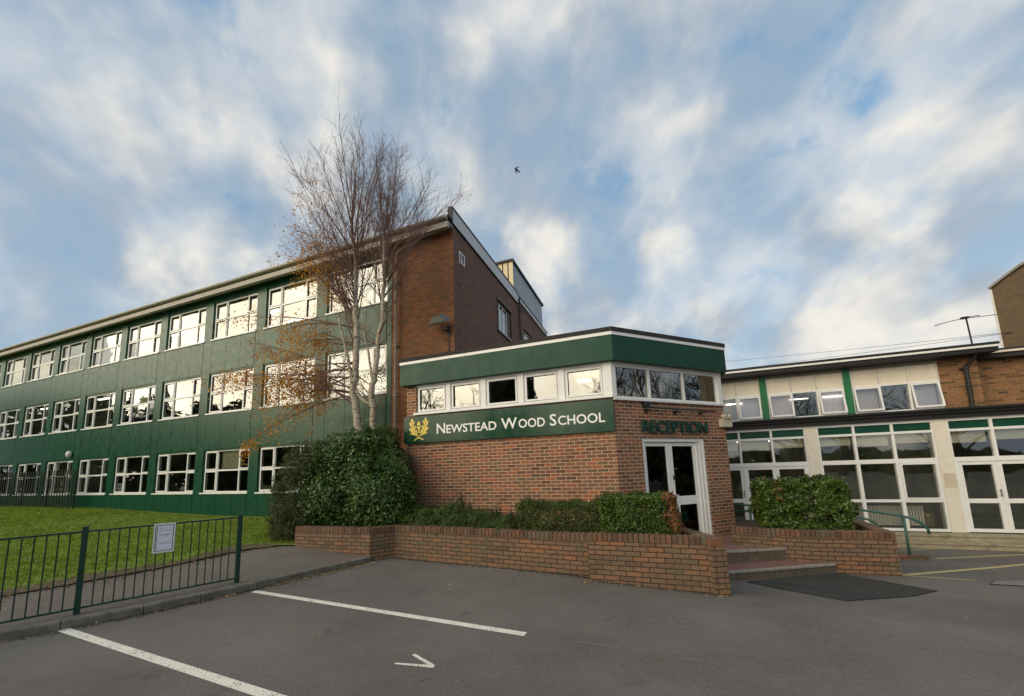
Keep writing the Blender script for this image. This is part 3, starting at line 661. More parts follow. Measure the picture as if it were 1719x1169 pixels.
# roof, eaves and fascias
mb = MB(); mb.box(W0, XL - .3, XR + .02, -24.3, -10.62, 10.36, 10.44); mb.box(W0, XL - .3, XR - .05, -24.3, -11.2, 10.44, 10.78)
mb.build('roof', 'felt', main)
mb = MB(); mb.box(FM, XL - .3, XR + .03, .30, .42, 9.97, 10.17); mb.box(FM, XL - .3, XR + .03, .02, .30, 10.13, 10.17)
mb.build('eaves_board', 'fasciagrey', main)
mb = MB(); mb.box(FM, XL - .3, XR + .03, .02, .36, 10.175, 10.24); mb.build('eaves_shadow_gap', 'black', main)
mb = MB()
mb.tube([(XL - .3, 10.52, 10.30), (XR - .02, 10.52, 10.30)], .065, 10); mb.box(FM, XL - .3, XR, .38, .44, 10.22, 10.38)
mb.build('gutter', 'fasciagrey', main)
mb = MB(); mb.box(FG, -.08, 7.05, .0, .05, 10.31, 10.83); mb.build('gable_fascia', 'trimgrey', main)
mb = MB(); mb.box(FG, -.14, 7.06, -.12, .07, 10.835, 10.90); mb.box(FG, -.14, -.085, -.12, .06, 10.27, 10.83); mb.box(FG, -.08, 7.05, .0, .06, 10.27, 10.305)
mb.box(FG, 7.05, 13.3, -.1, .075, 10.71, 10.80); mb.build('roof_edge_trim', 'black', main)
mb = MB(); mb.box(FG, 7.06, 13.3, .0, .05, 10.58, 10.705); mb.build('rear_fascia', 'white', main)
# rooftop plant room
FP = F(-11.5, 17.54, 0); mb = MB(); mb.box(FP, 0, 5.7, -.08, -.0, 10.4, 12.36)
for i in range(20): mb.box(FP, .02 + i * .29, .25 + i * .29, -.0, .03, 10.4, 12.36)
mb.build('plant_room_front', 'cladboard', main)
mb = MB(); FQ = F(-5.8, 17.54, 90); mb.box(FQ, 0, 5.9, -5.6, -.0, 10.5, 12.34)
for i in range(24): mb.box(FQ, .0 + i * .245, .205 + i * .245, .0, .03, 10.5, 12.36)
mb.build('plant_room_side', 'cladgrey', main)
mb = MB(); mb.box(W0, -11.6, -5.68, -23.55, -17.42, 12.36, 12.47); mb.build('plant_room_roof', 'black', main)
# pipes
mb = MB(); mb.tube([(-6.02, 10.5, 10.3), (-6.05, 10.72, 10.28), (-6.2, 10.86, 10.2), (-7.9, 10.86, 9.78), (-8.02, 10.88, 9.66), (-8.02, 10.88, .2)], .045, 10)
for z in (8.6, 6.2, 4.4, 2.4): mb.box(FM, -8.09, -7.95, .0, .17, z, z + .05)
mb.build('downpipe', 'pipe', main, smooth=False)
mb = MB(); mb.tube([(XR + .08, 18.2, 10.65), (XR + .08, 18.2, 4.5)], .045, 8); mb.tube([(XR + .08, 18.2, 10.2), (XR + .08, 18.55, 10.0)], .03, 8); mb.build('side_downpipe', 'dark', main)
# ------------------------------------------------------------------ wall lamps on the main building
fl_ = thing('floodlight', 'square metal floodlight tilted on a bracket high on the brick end wall', 'floodlight', (-6.05, 10.8, 6.4))
c0 = Vector((-6.12, 10.62, 6.72)); Rm = Matrix.Rotation(R(-8), 3, 'Z') @ Matrix.Rotation(R(38), 3, 'X')
def lp(x, y, z): return tuple(c0 + Rm @ Vector((x, y, z)))
def lhexa(mb, x0, x1, y0, y1, z0, z1, k_=1.): mb.hexa([lp(x0, y0, z0), lp(x1, y0, z0), lp(x1, y1, z0), lp(x0, y1, z0)], [lp(x0 * k_, y0 * k_, z1), lp(x1 * k_, y0 * k_, z1), lp(x1 * k_, y1 * k_, z1), lp(x0 * k_, y1 * k_, z1)])
mb = MB(); lhexa(mb, -.29, .29, -.19, .19, -.02, .16, .55)
for a in ((-.31, .31, -.21, -.18), (-.31, .31, .18, .21), (-.31, -.28, -.18, .18), (.28, .31, -.18, .18)): lhexa(mb, *a, -.07, -.015)
mb.build('housing', 'lampbody', fl_)
mb = MB(); lhexa(mb, -.275, .275, -.178, .178, -.05, -.035); mb.build('lens', 'lamplens', fl_)
mb = MB(); mb.box(FM, -6.0, -5.92, .0, .3, 6.42, 6.5); mb.box(FM, -6.02, -5.9, .0, .03, 6.3, 6.62); mb.tube([(-5.95, 10.97, 6.3), (-5.95, 10.97, 4.9)], .018, 6)
mb.tube([(-6.0, 10.985, 5.55), (-6.2, 10.985, 5.5), (-6.3, 10.985, 5.3), (-6.32, 10.985, 4.8)], .01, 5); mb.build('bracket', 'dark', fl_)
mb = MB(); mb.lathe((-29.2, 10.98, 3.3), [(.13, 0), (.17, .03), (.19, .08), (.16, .15), (.09, .19), (.02, .2)], 24, 'y')
bl = mb.build('bulkhead_lamp', 'bulkhead', None, smooth=True, **T('round opal wall lamp on the green cladding above the ground floor windows', 'wall lamp'))
# ------------------------------------------------------------------ palisade fence at the far left
pf = thing('palisade_fence', 'dark green vertical pale security fence at the far left end of the lawn', 'fence', (-31, 10.4, .5))
mb = MB()
for i in range(62):
    x = -27.3 - i * .27; z = wallz(x) - .05; mb.box(W0, x, x + .08, -10.42, -10.4, z, 2.35); mb.hexa([(x, 10.4, 2.35), (x + .08, 10.4, 2.35), (x + .08, 10.42, 2.35), (x, 10.42, 2.35)], [(x + .035, 10.4, 2.47), (x + .045, 10.4, 2.47), (x + .045, 10.42, 2.47), (x + .035, 10.42, 2.47)])
MT['palisade'] = pmat('dark_green_steel', (.003, .012, .008), .6, .1)
mb.build('pales', 'palisade', pf)
mb = MB()
for z in (.95, 2.05): mb.box(W0, -44, -27.2, -10.47, -10.423, z, z + .05)
mb.build('rails', 'palisade', pf)
for i in range(6):
    mb = MB(); x = -27.15 - i * 2.75; mb.box(W0, x - .05, x + .05, -10.53, -10.475, .3, 2.4); mb.build('post', 'palisade', pf)
# ------------------------------------------------------------------ reception building
rec = thing('reception_building', 'single storey brick reception block with green fascia and angled entrance wall', 'building', (-3, 9, 0))
FR = F(0, 8.3, 0); FC = F(-.6, 8.3, 45)       # front wall and the 45 degree entrance wall
CL = 3.40                                      # length of the angled wall
cx, cy = FC.p(CL, 0, 0)[:2]
mb = MB(); mb.wall(FR, XR, -.6, -.4, 3.2, (), .25, e1=False); mb.build('front_wall', 'brick_new', rec)
mb = MB(); mb.wall(FC, 0, CL, -.5, 3.15, [(.70, 2.62, .09, 2.35)], .25, .2, e0=False, e1=False); mb.build('entrance_wall', 'brick_new', rec)
mb = MB(); mb.wall(F(cx, cy, 90), 0, 15 - cy, -.6, 4.05, (), .25); mb.build('right_side_wall', 'brick_new', rec)
mb = MB(); mb.wall(F(XR, 11, -90), 0, 2.7, -.4, 4.0, (), .25, e1=False); mb.build('left_side_wall', 'brick_new', rec)
mb = MB(); mb.box(W0, XR + .001, -5.47, -8.55, -8.3, 3.2, 4.0); mb.build('brick_jamb', 'brick_new', rec)
# window strip on the front
FRo = [(-5.45, -4.60), (-4.48, -3.65), (-3.52, -2.70), (-2.57, -1.75), (-1.62, -.77)]
mb = MB()
ps = [-5.46] + [c for a, b in FRo for c in (a, b)] + [-.63]
mb.box(FR, -5.46, -.63, -.14, .0, 3.94, 4.02)
for i in range(1, len(ps) - 1, 2):
    pass
for a, b in ((-4.60, -4.48), (-3.65, -3.52), (-2.70, -2.57), (-1.75, -1.62)): mb.box(FR, a, b, -.14, -.002, 3.26, 3.94)
mb.box(FR, -.77, -.602, -.14, .012, 3.22, 4.0)
mb.box(FR, -5.52, -.60, -.14, .06, 3.205, 3.262); mb.build('window_posts', 'white', rec)
for i, (a, b) in enumerate(FRo): window(rec, FR, a + .003, b - .003, 3.264, 3.938, (), None, -.07, casements=((0, 0),), sill=False, fw_=.03)
mb = MB(); mb.box(FC, -.02, .10, -.14, .0, 3.22, 4.0); mb.box(FC, 3.29, CL + .02, -.14, .0, 3.18, 4.0); mb.box(FC, .1, 3.29, -.14, -.0, 3.94, 4.02)
mb.box(FC, .0, CL + .04, -.14, .055, 3.15, 3.20); mb.build('entrance_window_posts', 'white', rec)
window(rec, FC, .105, 3.285, 3.205, 3.938, ((1.08 - .105) / 3.18, (2.15 - .105) / 3.18), None, -.07, sill=False, fw_=.045)
for a in (.80, 1.86, 2.95):
    mb = MB(); 
    for j in range(5): mb.box(FC, a + j * .045, a + j * .045 + .03, -.26 - (j % 2) * .02, -.25 - (j % 2) * .02, 3.22, 3.93)
    mb.build('curtain', 'curtain', rec)
# fascia, trim, roof
def poly_off(d): # outer outline of reception roof at offset d
    k45 = d * (math.sqrt(2) - 1)
    return [(XR - d + .03, 8.3 - d), (-.6 + k45, 8.3 - d), FC.p(CL + k45, d, 0)[:2], (cx + d, 15.0), (XR - d + .03, 15.0)]
def ring(mb, d0, d1, z0, z1, last=3):
    A, B = poly_off(d1), poly_off(d0)
    idx = list(range(last + 1))
    for i, j in zip(idx, idx[1:]): mb.hexa([(*A[i], z0), (*A[j], z0), (*B[j], z0), (*B[i], z0)], [(*A[i], z1), (*A[j], z1), (*B[j], z1), (*B[i], z1)])
    i, j = 4, 0; mb.hexa([(*A[i][:1], 10.97, z0), (*A[j], z0), (*B[j], z0), (B[i][0], 10.97, z0)], [(A[i][0], 10.97, z1), (*A[j], z1), (*B[j], z1), (B[i][0], 10.97, z1)])
mb = MB(); ring(mb, .02, .145, 3.985, 4.53); mb.build('green_fascia', 'green_fascia', rec)
mb = MB(); ring(mb, .02, .158, 4.532, 4.605); mb.build('white_trim', 'white', rec)
mb = MB(); ring(mb, -.1, .17, 4.607, 4.70); mb.build('roof_kerb', 'felt', rec)
mb = MB(); A = poly_off(.0); mb.q(*[(x, y, 4.62) for x, y in A]); mb.q(*[(x, y, 4.03) for x, y in A][::-1]); mb.build('flat_roof', 'felt', rec)
mb = MB(); mb.box(FR, -3.62, -3.612, .146, .1475, 3.99, 4.525); mb.build('fascia_joint', 'black', rec)
mb = MB(); mb.box(W0, -5.4, 1.5, -13.5, -13.3, -.3, 4.0); mb.box(W0, -5.4, 1.2, -13.3, -9.0, -.25, .08); mb.build('reception_room', 'room', rec)
mb = MB(); mb.box(FR, -1.5, -1.2, -1.2, -1.05, 3.86, 3.9); mb.build('light_strip', 'lampglow', rec)
# entrance door
dr = MB()
dr.box(FC, .70, 2.62, -.16, -.03, 2.27, 2.35); dr.box(FC, .70, .775, -.16, -.03, .09, 2.27); dr.box(FC, 2.36, 2.62, -.16, -.10, .09, 2.27)
for u in (2.39, 2.47, 2.55): dr.box(FC, u, u + .045, -.10, -.055 + (u - 2.39) * .3, .09, 2.27)
dfm = dr.build('door_frame', 'white', rec)
for nm, u0, u1 in (('l', .785, 1.555), ('r', 1.565, 2.355)):
    mb = MB(); st = .085
    mb.box(FC, u0, u0 + st, -.14, -.085, .1, 2.26); mb.box(FC, u1 - st * (.5 if nm == 'r' else 1), u1, -.14, -.085, .1, 2.26)
    for z0, z1 in ((.1, .19), (.86, 1.05), (2.175, 2.26)): mb.box(FC, u0 + st, u1 - st * (.5 if nm == 'r' else 1), -.14, -.087, z0, z1)
    d_ = mb.build('door', 'white', rec)
    mb = MB(); mb.q(FC.p(u0 + .04, -.11, .12), FC.p(u1 - .03, -.11, .12), FC.p(u1 - .03, -.11, 2.24), FC.p(u0 + .04, -.11, 2.24)); mb.build('pane', 'glass_door', d_)
    if nm == 'r':
        mb = MB(); mb.box(FC, 1.585, 1.72, -.085, -.06, .68, 1.09); mb.build('push_plate', 'white', d_)
        mb = MB(); mb.box(FC, 1.61, 1.64, -.085, -.05, 1.42, 1.52); mb.build('handle', 'dark', d_)
        mb = MB(); mb.box(FC, 1.74, 2.06, -.16, -.157, .48, .70); n_ = mb.build('notice', 'notice_green', d_)
        mb = MB(); 
        for u, z in ((1.87, .58), (1.93, .6)): mb.box(FC, u, u + .02, -.1565, -.155, z - .03, z + .05)
        mb.build('print', 'letter_green', n_)
        mb = MB(); 
        for u in (1.79, 1.89): mb.box(FC, u, u + .07, -.16, -.157, .33, .41)
        mb.build('small_notices', 'beige', d_)
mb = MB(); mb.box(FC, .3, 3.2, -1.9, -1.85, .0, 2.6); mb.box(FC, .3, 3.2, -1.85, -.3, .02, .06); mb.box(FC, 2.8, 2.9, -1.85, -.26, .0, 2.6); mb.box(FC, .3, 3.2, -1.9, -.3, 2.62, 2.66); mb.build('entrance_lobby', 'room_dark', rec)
# ------------------------------------------------------------------ signs
sg = thing('school_sign', 'long green sign board with white school name and gold oak leaf emblem', 'sign', (-3.2, 8.25, 2.8))
mb = MB(); mb.box(FR, -5.80, -3.305, .03, .065, 2.485, 3.165); mb.box(FR, -3.303, -.605, .03, .065, 2.485, 3.165); mb.build('sign_board', 'green_sign', sg, bevel=.004)
x_ = -4.84
def smallcaps(word, x0, x1, z=2.69, big=.36, small=.285):
    w1 = (x1 - x0)
    a = MB()
    # first letter taller, rest small capitals
    t1 = text('letter', word[0], big, 'white_letter', sg, FR, x0, .068, z, None, .006, .004)
    xs = [v.co.x for v in t1.data.vertices]; e = max(xs)
    text('lettering', word[1:], small, 'white_letter', sg, FR, e + .035, .068, z, x1 - e - .035, .006, .004)
smallcaps('NEWSTEAD', -4.83, -3.24); smallcaps('WOOD', -3.12, -2.08); smallcaps('SCHOOL', -1.97, -.79)
# oak leaf emblem
def blob(mb, outline, d, th=.012):
    n = len(outline); i = len(mb.v)
    mb.v += [FR.p(x, d + th, z) for x, z in outline] + [FR.p(x, d, z) for x, z in outline]
    mb.f.append(tuple(range(i, i + n))); mb.mi.append(mb.cur)
    for j in range(n): j2 = (j + 1) % n; mb.f.append((i + j, i + n + j, i + n + j2, i + j2)); mb.mi.append(mb.cur)
EX, EZ = -5.345, 2.835
def E2(px_, py_): return (EX + (px_ - 465) / 19.5 * .0176, EZ + (640 - py_ - .075 * (px_ - 465) * 0) / 19.5 * .0150)
leafL = [(465, 905), (400, 870), (330, 835), (250, 805), (190, 780), (195, 745), (255, 740), (215, 705), (150, 640), (145, 600), (195, 585), (235, 600), (185, 520), (150, 430), (160, 385), (195, 400), (215, 430), (205, 360), (205, 300), (240, 265), (275, 300), (275, 360), (270, 420), (300, 360), (335, 360), (330, 410), (300, 480), (300, 560), (335, 515), (370, 520), (350, 600), (335, 670), (380, 650), (410, 680), (410, 770), (440, 850)]
def fan(mb, pts, d, th):   # triangulate a concave outline
    from mathutils.geometry import tessellate_polygon
    o2 = [E2(*p) for p in pts]; n = len(o2); i = len(mb.v)
    mb.v += [FR.p(x, d + th, z) for x, z in o2] + [FR.p(x, d, z) for x, z in o2]
    for t in tessellate_polygon([[Vector((x, z, 0)) for x, z in o2]]): mb.f.append(tuple(i + a for a in t)); mb.mi.append(0)
    for j in range(n): j2 = (j + 1) % n; mb.f.append((i + j, i + n + j, i + n + j2, i + j2)); mb.mi.append(0)
mb = MB(); fan(mb, leafL, .068, .010); fan(mb, [(930 - x, y) for x, y in leafL][::-1], .068, .011)
fan(mb, [(465, 370), (435, 420), (408, 480), (420, 510), (465, 520), (510, 510), (525, 480), (500, 420)][::-1], .068, .012)
fan(mb, [(388, 540), (465, 555), (545, 530), (540, 590), (500, 625), (482, 680), (495, 760), (435, 765), (448, 690), (440, 630), (400, 595)], .068, .012)
fan(mb, [(445, 890), (295, 995), (320, 1015), (480, 920)], .068, .010); fan(mb, [(485, 890), (635, 990), (615, 1012), (450, 925)][::-1], .068, .012)
mb.build('emblem', 'gold', sg)
mb = MB()
for pts in ([(240, 420), (255, 560), (320, 720), (400, 840), (450, 890)], [(690, 420), (675, 560), (610, 720), (530, 840), (480, 890)]):
    q_ = [E2(*p) for p in pts]; mb.tube([FR.p(x, .081, z) for x, z in q_], .005, 4)
mb.build('emblem_vein', 'gold_dark', sg)
rs = thing('reception_sign', 'dark green raised letters spelling RECEPTION above the entrance door', 'sign', (.6, 9.5, 2.6))
text('lettering', 'RECEPTION', .375, 'letter_green', rs, FC, .70, .045, 2.475, 2.0, .018, .007)
mb = MB()
for i in range(9): mb.box(FC, .82 + i * .225, .84 + i * .225, .0, .028, 2.58, 2.6)
mb.build('fixings', 'letter_green', rs)
lb = thing('sign_light_bar', 'thin black light bar on three brackets above the reception lettering', 'light bar', (.6, 9.5, 3.0))
mb = MB(); mb.tube([FC.p(.80, .13, 3.0), FC.p(2.93, .13, 2.985)], .022, 8); mb.build('bar', 'dark', lb)
for u in (.86, 1.72, 2.55):
    mb = MB(); mb.box(FC, u, u + .03, .0, .13, 2.94, 2.965); mb.box(FC, u - .03, u + .06, .0, .012, 2.9, 2.98); mb.build('bracket', 'dark', lb)
mb = MB(); mb.box(FC, .77, .92, .002, .1, 3.03, 3.14); mb.build('junction_box', 'dark', None, bevel=.008, **T('small black box on the brick above the left end of the light bar', 'junction box'))
el = thing('emergency_light', 'beige twin-head emergency light on the right corner of the reception wall', 'security light', (1.7, 10.6, 2.8))
mb = MB(); mb.box(FC, 3.16, 3.52, .01, .11, 2.62, 2.82); mb.build('battery_box', 'beige', el, bevel=.01)
for u in (3.25, 3.43):
    mb = MB(); p_c = FC.p(u, .1, 2.875); fw2 = Vector((FC.n[0], FC.n[1], -.3)).normalized()
    mb.tube([Vector(p_c) - fw2 * .07, Vector(p_c) - fw2 * .02, Vector(p_c) + fw2 * .06], [.03, .05, .06], 14); mb.tube([FC.p(u, .06, 2.82), FC.p(u, .06, 2.87)], .015, 6); mb.build('lamp_head', 'beige', el)
# ------------------------------------------------------------------ brick planters
def wallrun(mb, cap, pts, th, ztop, side=1, zbot=None, joints=True):
    """brick wall along pts (x, y); body in mb, upright brick cap in cap; thickness to the left of travel"""
    P = [Vector(p) for p in pts]; O = []
    for i, p in enumerate(P):
        d1 = (P[i] - P[i - 1]).normalized() if i else None; d2 = (P[i + 1] - P[i]).normalized() if i < len(P) - 1 else None
        d1 = d1 or d2; d2 = d2 or d1; n1 = Vector((-d1.y, d1.x)); n2 = Vector((-d2.y, d2.x)); n = (n1 + n2).normalized(); O.append(p + n * th / max(.5, n.dot(n1)))
    for i in range(len(P) - 1):
        n_ = max(1, int((P[i + 1] - P[i]).length / .4)) if zbot is None else 1
        for j in range(n_):
            a, b = P[i].lerp(P[i + 1], j / n_), P[i].lerp(P[i + 1], (j + 1) / n_); c, e = O[i].lerp(O[i + 1], j / n_), O[i].lerp(O[i + 1], (j + 1) / n_)
            zb = [(gz(*q) if zbot is None else zbot) - .12 for q in (a, b, e, c)]
            mb.hexa([(*q, z) for q, z in zip((a, b, e, c), zb)], [(*q, ztop - .112) for q in (a, b, e, c)])
        a, b, c, e = P[i], P[i + 1], O[i], O[i + 1]
        # cap bricks on edge, each a touch different
        ln = (b - a).length; k_ = max(1, round(ln / .078))
        for j in range(k_):
            t0, t1 = j / k_ + .006 / ln, (j + 1) / k_ - .006 / ln
            jj = rng.uniform(-.004, .005); zt = ztop + rng.uniform(-.004, .003); dn = (O[i] - P[i]).normalized() * jj
            cap.hexa([(*(q + dn), ztop - .108) for q in (a.lerp(b, t0), a.lerp(b, t1), c.lerp(e, t1), c.lerp(e, t0))], [(*(q + dn), zt) for q in (a.lerp(b, t0), a.lerp(b, t1), c.lerp(e, t1), c.lerp(e, t0))])
        cap.cur = 1; iv = (b - a).normalized() * .012; mq = (a.lerp(c, .035) + iv, b.lerp(e, .035) - iv, b.lerp(e, .965) - iv, a.lerp(c, .965) + iv); cap.hexa([(*q, ztop - .1115) for q in mq], [(*q, ztop - .010) for q in mq]); cap.cur = 0
MT['capmortar'] = pmat('cap_mortar', (.035, .03, .022), .95, .3, 10)
m, nt, o = newmat('cap_brick'); t = NT(nt)
c = t.ramp(t.n('ShaderNodeNewGeometry').outputs['Random Per Island'], [(0., (.09, .055, .035)), (.35, (.17, .085, .05)), (.6, (.13, .09, .055)), (.8, (.22, .095, .05)), (1., (.13, .11, .07))])
c = t.mix(1., c, t.ramp(t.noise(35, 5), [(.3, .7), (.7, 1.3)]), 'MULTIPLY'); c = t.mix(t.ramp(t.noise(2.2, 6), [(.48, 0.), (.7, .55)]), c, (.16, .145, .10))
p = t.n('ShaderNodeBsdfPrincipled', {'Base Color': c, 'Roughness': .9, 'Normal': t.bump(t.noise(60, 5), .6, .006)}); nt.links.new(p.outputs[0], o.inputs[0]); MT['cap_brick'] = m
pl = thing('planter', 'long low brick planter holding the shrubs in front of the school sign', 'planter', (-3, 6.8, 0))
mb = MB(); cap = MB()
wallrun(mb, cap, [(-7.35, 6.42), (-5.40, 6.52), (-5.12, 6.95), (-1.02, 6.60)], .215, .655)
mb.build('brick_wall', 'brick_wall', pl); cap.build('wall_cap', ['cap_brick', 'capmortar'], pl, bevel=.004)
mb = MB(); mb.hexa([(-7.3, 6.6, .2), (-5.55, 6.68, .2), (-5.2, 8.28, .2), (-7.3, 8.9, .2)], [(-7.3, 6.6, .53), (-5.55, 6.68, .53), (-5.2, 8.28, .56), (-7.3, 8.9, .5)])
mb.hexa([(-5.2, 7.0, .2), (-1.05, 6.7, .2), (-1.05, 8.28, .2), (-5.2, 8.28, .2)], [(-5.2, 7.0, .54), (-1.05, 6.7, .54), (-1.05, 8.28, .56), (-5.2, 8.28, .56)]); mb.build('soil', 'soil', pl)
p2 = thing('planter', 'shorter brick planter with a clipped leafy hedge beside the entrance steps', 'planter', (0, 6.6, 0))
mb = MB(); cap = MB()
wallrun(mb, cap, [(-1.02, 6.44), (.93, 6.44)], .215, .69); wallrun(mb, cap, [(.93, 6.44), (-.12, 8.72)], .215, .688)
mb.build('brick_wall', 'brick_wall', p2); cap.build('wall_cap', ['cap_brick', 'capmortar'], p2, bevel=.004)
mb = MB(); mb.hexa([(-1.0, 6.6, .1), (.8, 6.6, .1), (-.25, 8.5, .1), (-1.0, 8.28, .1)], [(-1.0, 6.6, .57), (.75, 6.6, .57), (-.25, 8.5, .57), (-1.0, 8.28, .57)]); mb.build('soil', 'soil', p2)
rw = thing('retaining_wall', 'low mossy brick retaining wall right of the entrance steps below the square bush', 'wall', (2.7, 9.1, 0))
mb = MB(); cap = MB(); wallrun(mb, cap, [(1.47, 9.31), (2.12, 9.13), (2.72, 9.02), (4.0, 9.13)], .215, .437); wallrun(mb, cap, [(4.0, 9.13), (4.3, 11.6)], .215, .435)
mb.build('brick_wall', 'brick_wall', rw); cap.build('wall_cap', ['cap_brick', 'capmortar'], rw, bevel=.004)
mb = MB(); mb.hexa([(1.5, 9.5, -.4), (3.9, 9.3, -.4), (4.2, 11.7, -.5), (1.95, 11.7, -.5)], [(1.6, 9.5, .33), (3.85, 9.3, .33), (4.1, 11.7, .3), (1.95, 11.7, .3)]); mb.build('soil', 'soil', rw)
mb = MB(); mb.hexa([(4.4, 11.3, -.7), (5.6, 11.62, -.7), (5.55, 11.78, -.7), (4.35, 11.5, -.7)], [(4.4, 11.3, -.33), (5.6, 11.62, -.42), (5.55, 11.78, -.42), (4.35, 11.5, -.33)])
mb.build('low_kerb_wall', 'brick_wall', None, **T('ankle-high dark red brick edging at the foot of the green handrail', 'low wall'))
# ------------------------------------------------------------------ entrance steps
st = thing('entrance_steps', 'two shallow steps with red paving and worn stone nosings leading to the reception door', 'steps', (1.7, 8.5, 0))
def stepslab(mb, poly, z0, z1):
    n = len(poly); mb.q(*[(x, y, z1) for x, y in poly])
    for i in range(n): a, b = poly[i], poly[(i + 1) % n]; mb.q((*a, z0), (*b, z0), (*b, z1), (*a, z1))
n1a, n1b, n2a, n2b = (.35, 8.12), (2.33, 9.12), (.6, 7.62), (3.02, 9.0)
mb = MB(); stepslab(mb, [n1a, n1b, (1.5, 9.4), (1.95, 11), (1.6, 10.6), (-.3, 8.65)], .075, .098); mb.build('landing', 'quarry', st)
mb = MB(); stepslab(mb, [n2a, n2b, (2.4, 9.3), (.3, 8.3)], -.16, -.122); mb.build('tread', 'quarry', st)
def nosing(a, b, z, parent, h=.042, w_=.06):
    a, b = Vector(a), Vector(b); d = (b - a).normalized(); n_ = Vector((d.y, -d.x)); mb = MB()
    A, B = a + n_ * .03, b + n_ * .03; C, D = b - n_ * .03, a - n_ * .03
    mb.hexa([(*q, z - h) for q in (A, B, C, D)], [(*q, z) for q in (A, B, C, D)]); mb.build('nosing', 'nosing', parent, bevel=.006)
    mb = MB(); A, B = a + n_ * .012, b + n_ * .012; mb.hexa([(*q, z - .36) for q in (A, B, C, D)], [(*q, z - h - .001) for q in (A, B, C, D)]); mb.build('riser', 'riser', parent)
nosing(n1a, n1b, .107, st); nosing(n2a, n2b, -.115, st)
# rubber mat
mt_ = MB(); mc = [(1.40, 7.93), (2.36, 6.83), (4.0, 8.25), (3.0, 9.0)]
dxy = (Vector(mc[2]) - Vector(mc[1])).normalized()
K_ = 8
for i in range(K_):
    for j in range(K_):
        def mp(u, v): a = Vector(mc[0]).lerp(Vector(mc[3]), u); b = Vector(mc[1]).lerp(Vector(mc[2]), u); q = a.lerp(b, v); return (q.x, q.y, gz(q.x, q.y) + .016)
        mt_.q(mp(i / K_, j / K_), mp(i / K_, (j + 1) / K_), mp((i + 1) / K_, (j + 1) / K_), mp((i + 1) / K_, j / K_))
for a, b in zip(mc, mc[1:] + mc[:1]):
    for j in range(6):
        p_, q_ = Vector(a).lerp(Vector(b), j / 6), Vector(a).lerp(Vector(b), (j + 1) / 6); mt_.q((*p_, gz(*p_) - .01), (*q_, gz(*q_) - .01), (*q_, gz(*q_) + .016), (*p_, gz(*p_) + .016))
mat_o = mt_.build('rubber_mat', 'rubber', None, **T('large black ribbed rubber mat on the tarmac at the foot of the steps', 'doormat'))
uvl = mat_o.data.uv_layers[0].data
for lp_ in mat_o.data.loops:
    co = mat_o.data.vertices[lp_.vertex_index].co; q = Vector((co.x, co.y)); uvl[lp_.index].uv = (q.dot(Vector((dxy.y, -dxy.x))), q.dot(dxy))
# ------------------------------------------------------------------ railings
fn = thing('railings', 'dark green bow-free metal railings with square posts along the car park kerb', 'railing', (-6.6, 3.6, .1))
fn['label'] = 'dark green vertical bar metal railings along the car park kerb'
A_, B_ = Vector((-6.94, 2.83)), Vector((-6.29, 4.43)); dF = (B_ - A_).normalized(); LF = (B_ - A_).length
def fp(s, d, z): q = A_ + dF * s; return (q.x + dF.y * d, q.y - dF.x * d, z)
class FF:
    def p(s, u, d, z): return fp(u, d, z)
FFr = FF()
for s_ in (LF, 0, -LF, -2 * LF, -3 * LF):
    mb = MB(); zt = 1.17 if s_ < LF else 1.145; mb.box(FFr, s_ - .03, s_ + .03, -.03, .03, .04, zt); mb.box(FFr, s_ - .033, s_ + .033, -.033, .033, zt, zt + .012); mb.build('post', 'fence', fn)
for k_ in range(-3, 1):
    s0, s1 = k_ * LF + .03, (k_ + 1) * LF - .03
    for z, nm in ((1.105, 'top_rail'), (.155, 'bottom_rail')):
        mb = MB(); mb.box(FFr, s0, s1, -.018, .018, z, z + .022); mb.build('rail', 'fence', fn)
    nb = 16
    for i in range(1, nb + 1):
        s_ = s0 + (s1 - s0) * i / (nb + 1)
        mb = MB(); mb.tube([fp(s_, 0, .177), fp(s_, 0, 1.105)], .0075, 6); mb.build('bar', 'fence', fn)
ps_ = thing('poster', 'small white framed paper notice tied to the green railings', 'notice', (-6.64, 3.56, .73))
mb = MB(); mb.box(FFr, .672, .912, .02, .026, .722, 1.132); mb.build('backing_board', 'white', ps_)
mb = MB()
for a in ((.69, .894, .745, .753), (.69, .894, 1.102, 1.11), (.69, .698, .753, 1.102), (.886, .894, .753, 1.102), (.707, .713, .765, 1.09)): mb.box(FFr, a[0], a[1], .026, .0275, a[2], a[3])
mb.build('clip_frame', 'fence', ps_)
mb = MB(); mb.box(FFr, .716, .880, .026, .027, .765, 1.095); mb.build('paper', 'poster_paper', ps_)
mb = MB()
for z, a, b, h in ((1.03, .735, .87, .006), (.965, .74, .865, .008), (.945, .765, .84, .004), (.85, .735, .865, .007), (1.06, .735, .76, .008), (1.072, .85, .862, .006), (1.085, .74, .75, .005)):
    u = a
    while u < b: l_ = rng.uniform(.006, .018); mb.box(FFr, u, min(b, u + l_), .027, .0276, z, z + h); u += l_ + .003
mb.build('print', 'poster_text', ps_)
